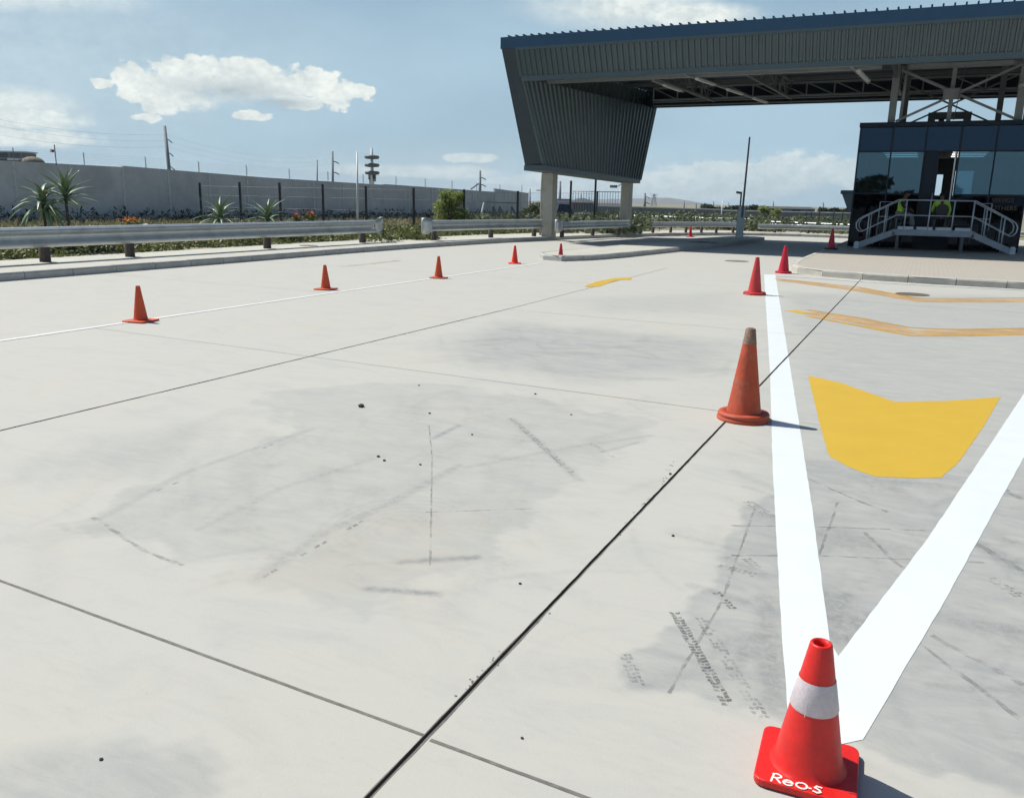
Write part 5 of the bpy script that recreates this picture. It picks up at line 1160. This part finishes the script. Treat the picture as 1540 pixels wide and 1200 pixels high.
def bush(px_, pb_, dep, w, h, label, m, n=5200, name='bush', trunk=.25, size=.12, cat='bush', blobs=9, group=None, seed=1):
    rg = np.random.default_rng(seed); c = D(px_, pb_, dep); c.z = .12; t = thing(name, label, cat, tuple(c), 0, group); P = []
    cents = [(rg.uniform(-.70,.70)*w/2, rg.uniform(-.5,.5)*w/2, h*rg.uniform(.25,.85), rg.uniform(.16,.42)*(9/blobs)**.25) for _ in range(blobs)]
    for (bx_, by_, bz_, br_) in cents:
        k = n//blobs; q = rg.normal(size=(k,3)); q /= np.linalg.norm(q,axis=1,keepdims=True); q *= rg.uniform(.35,1.12,(k,1)); P.append(np.stack([bx_+q[:,0]*br_*w*.62, by_+q[:,1]*br_*w*.62, np.maximum(.05,bz_+q[:,2]*br_*h*.55)],1))
    P = np.concatenate(P); leaves(len(P), P, size, 'crown', m, parent=t)
    tb_ = MB()
    for (bx_, by_, bz_, br_) in cents[:6]: tb_.tube([(0,0,0),(bx_*.4,by_*.4,bz_*.5),(bx_,by_,bz_)], [trunk*.22,trunk*.14,trunk*.05], 6)
    tb_.build('trunk', M['post_wood'], t); return t
bush(674,331,40,1.95,2.0,'big round yellow-green bush between the fence posts in front of the wall', M['bush'], 5200, size=.11, blobs=22, seed=4)
bush(805,331,50,2.2,1.35,'dark green bush just left of the front canopy column', M['scrub'], 5000, size=.16, seed=5)
bush(1157,329,75,1.9,1.5,'round green bush before the far grey wall, right of the boom pole', M['bush'], 5000, size=.15, seed=6)
bush(829,325,62,1.4,1.9,'dark shrub directly right of the front canopy column', M['scrub'], 4000, size=.16, seed=8)
for i, (x, w_, hh, lab) in enumerate(((1243,2.6,1.55,'dark treetop over the mesh fence, left one beside the booth'),(1262,2.2,1.35,'dark treetop over the mesh fence, right one beside the booth'))):
    bush(x,320,95,w_,hh,lab, M['darktree'], 3000, name='tree', cat='tree', size=.22, seed=20+i)
for i, (x, lab) in enumerate(((1066,'low dark tree crown left of the white street lamp pole'),(1100,'low dark tree crown just left of the raised boom pole'),(1128,'small dark tree crown right of the raised boom pole'))):
    bush(x,320,130,4.2,1.35,lab, M['darktree'], 2500, name='tree', cat='tree', size=.4, seed=30+i)
# aloes
def aloe(px_, y_, dep, stem, nl, L_, label, seed, droop=.55):
    rg = random.Random(seed); c = D(px_, y_, dep); t = thing('aloe', label, 'aloe plant', (c.x,c.y,.13)); top = c.z-.13
    if stem: MB().tube([(0,0,0),(0,0,top)], [.03,.035], 8).build('stem', M['post_wood'], t)
    m_ = MB()
    for i in range(nl):
        az = i*2.399+rg.uniform(-.2,.2); f = i/nl; el = math.radians(-22+88*f**1.7+rg.uniform(-9,9)); LL = L_*(1-.30*f)*rg.uniform(.85,1.15); z0_ = top-.22*(1-f); dh = Vector((math.cos(az),math.sin(az),0)); s_ = Vector((-math.sin(az),math.cos(az),0))
        k = 9; vs_ = []; p = Vector((0,0,z0_)); e = el+.35
        for j in range(k+1):
            g_ = j/k; w = .058*(1-g_)**.6*(1.0+.3*math.sin(g_*3))+.002; d3 = dh*math.cos(e)+Vector((0,0,math.sin(e))); nn = s_.cross(d3)
            vs_ += [p-s_*w-nn*.010*(1-g_), p+nn*(-.012)*(1-g_)-Vector((0,0,.016*(1-g_))), p+s_*w-nn*.010*(1-g_), p+nn*.004]
            p = p+d3*LL/k; e -= droop*(1.5 if g_ < .6 else -.1)/k*1.3
        m_.add(vs_, [(4*j+q,4*j+(q+1)%4,4*j+4+(q+1)%4,4*j+4+q) for j in range(k) for q in range(4)], True)
    m_.build('leaves', M['aloe'], t); return t
aloe(64,300,20.5,True,38,1.05,'spreading lower aloe, left one of the pair at the left edge',1,.75)
aloe(98,289,20.8,True,34,1.0,'taller aloe on bare stem, right one of the pair at the left edge',2,.35)
aloe(331,325,27.5,False,38,1.22,'squat aloe behind the guardrail between the first two fence posts',3,.6)
aloe(402,326,27.5,False,36,1.22,'squat aloe behind the guardrail left of the third fence post',4,.5)
aloe(150,333,26,False,14,.4,'small grey-green aloe at the wall foot right of the tall aloe',5,.3) if False else None
def flowers(px_, y_, dep, w, h, label, m, n=260, seed=1):
    c = D(px_,y_,dep); t = thing('flowering_plant', label, 'flowers', (c.x,c.y,.13)); rg = np.random.default_rng(seed); top = c.z-.13
    P = np.stack([rg.normal(0,w*.35,n), rg.normal(0,w*.3,n), top+rg.normal(0,h*.3,n)],1); leaves(n, P, .05, 'blossoms', m, parent=t)
    P = np.stack([rg.normal(0,w*.4,n*2), rg.normal(0,w*.4,n*2), rg.uniform(0,top,n*2)],1); leaves(n*2, P, .12, 'foliage', M['hedge'], parent=t)
flowers(197,331,22,.35,.12,'low clump of orange flowers just above the long guardrail', M['flower_o'], 150, 1)
flowers(446,325,30,.20,.22,'coral red flower spike behind the guardrail, left of two', M['flower_r'], 160, 2); flowers(467,323,30,.20,.22,'coral red flower spike behind the guardrail, right of two', M['flower_r'], 160, 3)

# trees behind the photographer, mirrored in the booth glass
for i, (x, y, w_, hh) in enumerate(((-15,-44,9,7.0),(-7,-47,8,5.6),(0,-46,7,4.6),(7,-48,7,3.0),(15,-46,9,3.4),(-24,-46,9,6.0))):
    rg = np.random.default_rng(50+i); t = thing('tree', 'dark tree standing behind the photographer, mirrored in the booth glass', 'tree', (x,y,0), 0, 'trees behind the photographer'); P = []
    for _ in range(9):
        bx_, by_, bz_ = rg.uniform(-.4,.4)*w_, rg.uniform(-.3,.3)*w_, hh*rg.uniform(.3,.82); q = rg.normal(size=(420,3)); q /= np.linalg.norm(q,axis=1,keepdims=True); q *= rg.uniform(.5,1,(420,1)); P.append(np.stack([bx_+q[:,0]*w_*.2, by_+q[:,1]*w_*.2, np.maximum(.1,bz_+q[:,2]*hh*.2)],1))
    P = np.concatenate(P); leaves(len(P), P, .5, 'crown', M['darktree'], parent=t); MB().tube([(0,0,0),(.1,0,hh*.5)],[.25,.12],8).build('trunk', M['post_wood'], t)

# ---------------------------------------------------------------- far background
M['far_wall'] = mat('far_wall', (.13,.15,.165), .9, var=.12, scale=.15)
M['shed'] = mat('shed_blue', (.10,.12,.15), .7, var=.1, scale=.5)
M['hill'] = mat('hill_dry', (.185,.19,.19), 1, var=.22, scale=.012)
def long_wall(x0,x1,yt0,yt1,d0,d1,label):
    a, b = D(x0,yt0,d0), D(x1,yt1,d1); t = thing('boundary_wall', label, 'wall', (a.x,a.y,0)); d = Vector((b.x-a.x,b.y-a.y,0)); n = Vector((-d.y,d.x,0)).normalized()*.2
    MB().add([(0,0,0),(d.x,d.y,0),(d.x,d.y,b.z),(0,0,a.z),Vector((0,0,0))+n,d+n,Vector((d.x,d.y,b.z))+n,Vector((0,0,a.z))+n], [(0,1,2,3),(7,6,5,4),(3,2,6,7),(0,3,7,4),(1,5,6,2)]).build('wall_panel', M['far_wall'], t)
    MB().bar(Vector((0,0,a.z)), Vector((d.x,d.y,b.z)), .3, .12).build('coping', M['wall_pale'], t)
long_wall(893,1088,309.5,315.5,105,98,'long low grey-blue wall closing the scrub below the hill'); long_wall(1088,1300,316.5,321,98,90,'low grey-blue wall before the flat shed and round bush')
def shed(x0,x1,yt,dep,dd,label,name='distant_building',roof=True):
    a, b = D(x0,yt,dep), D(x1,yt,dep); t = thing(name, label, 'building', (a.x,a.y,0), math.atan2(b.y-a.y,b.x-a.x)); L_ = Vector((b.x-a.x,b.y-a.y)).length; h = (a.z+b.z)/2
    MB().box((L_/2,dd/2,h*.5-.2),(L_,dd,h-.4)).build('wall', M['shed'], t); MB().add([(-.4,-.4,h-.4),(L_+.4,-.4,h-.4),(L_,dd+.4,h-.4),(0,dd+.4,h-.4),(.8,.5,h),(L_-.8,.5,h),(L_-.8,dd,h),(.8,dd,h)], [(0,1,5,4),(1,2,6,5),(2,3,7,6),(3,0,4,7),(4,5,6,7)]).build('roof', M['steel_dark'], t)
    m_ = MB()
    for k in range(int(L_/4)): m_.box((2+k*4,-.03,h*.45),(1.6,.05,h*.28))
    m_.build('window', M['frame_dark'], t)
shed(1124,1226,311,170,12,'long low dark shed with a flat roof behind the far wall and round bush'); shed(861,893,298.5,80,6,'plain grey-blue shed behind the palisade fence, between the columns'); shed(893,945,306,140,8,'low grey building behind the palisade fence beside the rear column')
# mesh fence at right, before the booth
a, b = D(1213,320,64), D(1283,319,58); t = thing('mesh_fence', 'dark posted mesh fence with rails left of the glass booth', 'fence', (a.x,a.y,0)); d = Vector((b.x-a.x,b.y-a.y,0))
for f, yt in ((0,319),(.12,319),(.30,311),(.62,312),(.8,320),(1,320)):
    q = d*f; h = D(1213+70*f,yt,64-6*f).z; MB().box((q.x,q.y,h/2),(.09,.09,h)).build('post', M['steel_dark'], t)
for z in (1.15,.85,.35): MB().tube([(0,0,z),(d.x,d.y,z)],.02,4).build('rail', M['steel_dark'], t)
m_ = MB()
for i in range(70): q = d*(i/70); m_.box((q.x,q.y,.6),(.012,.012,1.1))
m_.build('mesh_panel', M['wire'], t)
# hill
def hill(pts, dep, thick, name='hill'):
    top = [D(x,y,dep) for x, y in pts]; v = ROT @ Vector((0,0,1)); v.z = 0; v.normalize(); fr_ = []; mb = MB(); rows = 9; W = len(top)
    vs_ = []
    for r in range(rows):
        g_ = r/(rows-1); off = (g_-.5)*2*thick; hgt = math.cos((g_-.5)*PI)**1.2 if 0 < g_ < 1 else 0
        for i, p in enumerate(top):
            zz = max(0,p.z)*hgt*(1+.10*math.sin(i*2.1+r*1.7)) if r != rows//2 else p.z; vs_.append((p.x+v.x*off, p.y+v.y*off, zz-1 if hgt == 0 else zz))
    fs = [(r*W+i, r*W+i+1, (r+1)*W+i+1, (r+1)*W+i) for r in range(rows-1) for i in range(W-1)]
    mb.add(vs_, fs, True); return struct(name, mb, M['hill'])
def dens(pts, k=5):
    out = []
    for (a, b), (c, d2) in zip(pts[:-1], pts[1:]): out += [(a+(c-a)*i/k, b+(d2-b)*i/k+random.uniform(-.25,.25)) for i in range(k)]
    return out+[pts[-1]]
hill(dens([(780,303),(850,301.5),(890,300),(930,299.5),(955,299),(975,299),(985,297.8),(995,297.5),(1008,301),(1022,305),(1040,308.5),(1060,310.5),(1085,312.5),(1110,313)]), 1700, 420)

# ---------------------------------------------------------------- air
HAZE = .00016
m = bpy.data.materials.new('haze'); m.use_nodes = True; nt = m.node_tree; nt.nodes.remove(nt.nodes['Principled BSDF'])
pv = nt.nodes.new('ShaderNodeVolumePrincipled'); pv.inputs['Color'].default_value = (.80,.90,1,1); pv.inputs['Density'].default_value = HAZE; pv.inputs['Anisotropy'].default_value = .3
nt.links.new(pv.outputs[0], nt.nodes['Material Output'].inputs['Volume'])
o = MB().box((-500,1200,21.9),(4200,3400,45.9)).build('haze', m); o['kind'] = 'stuff'
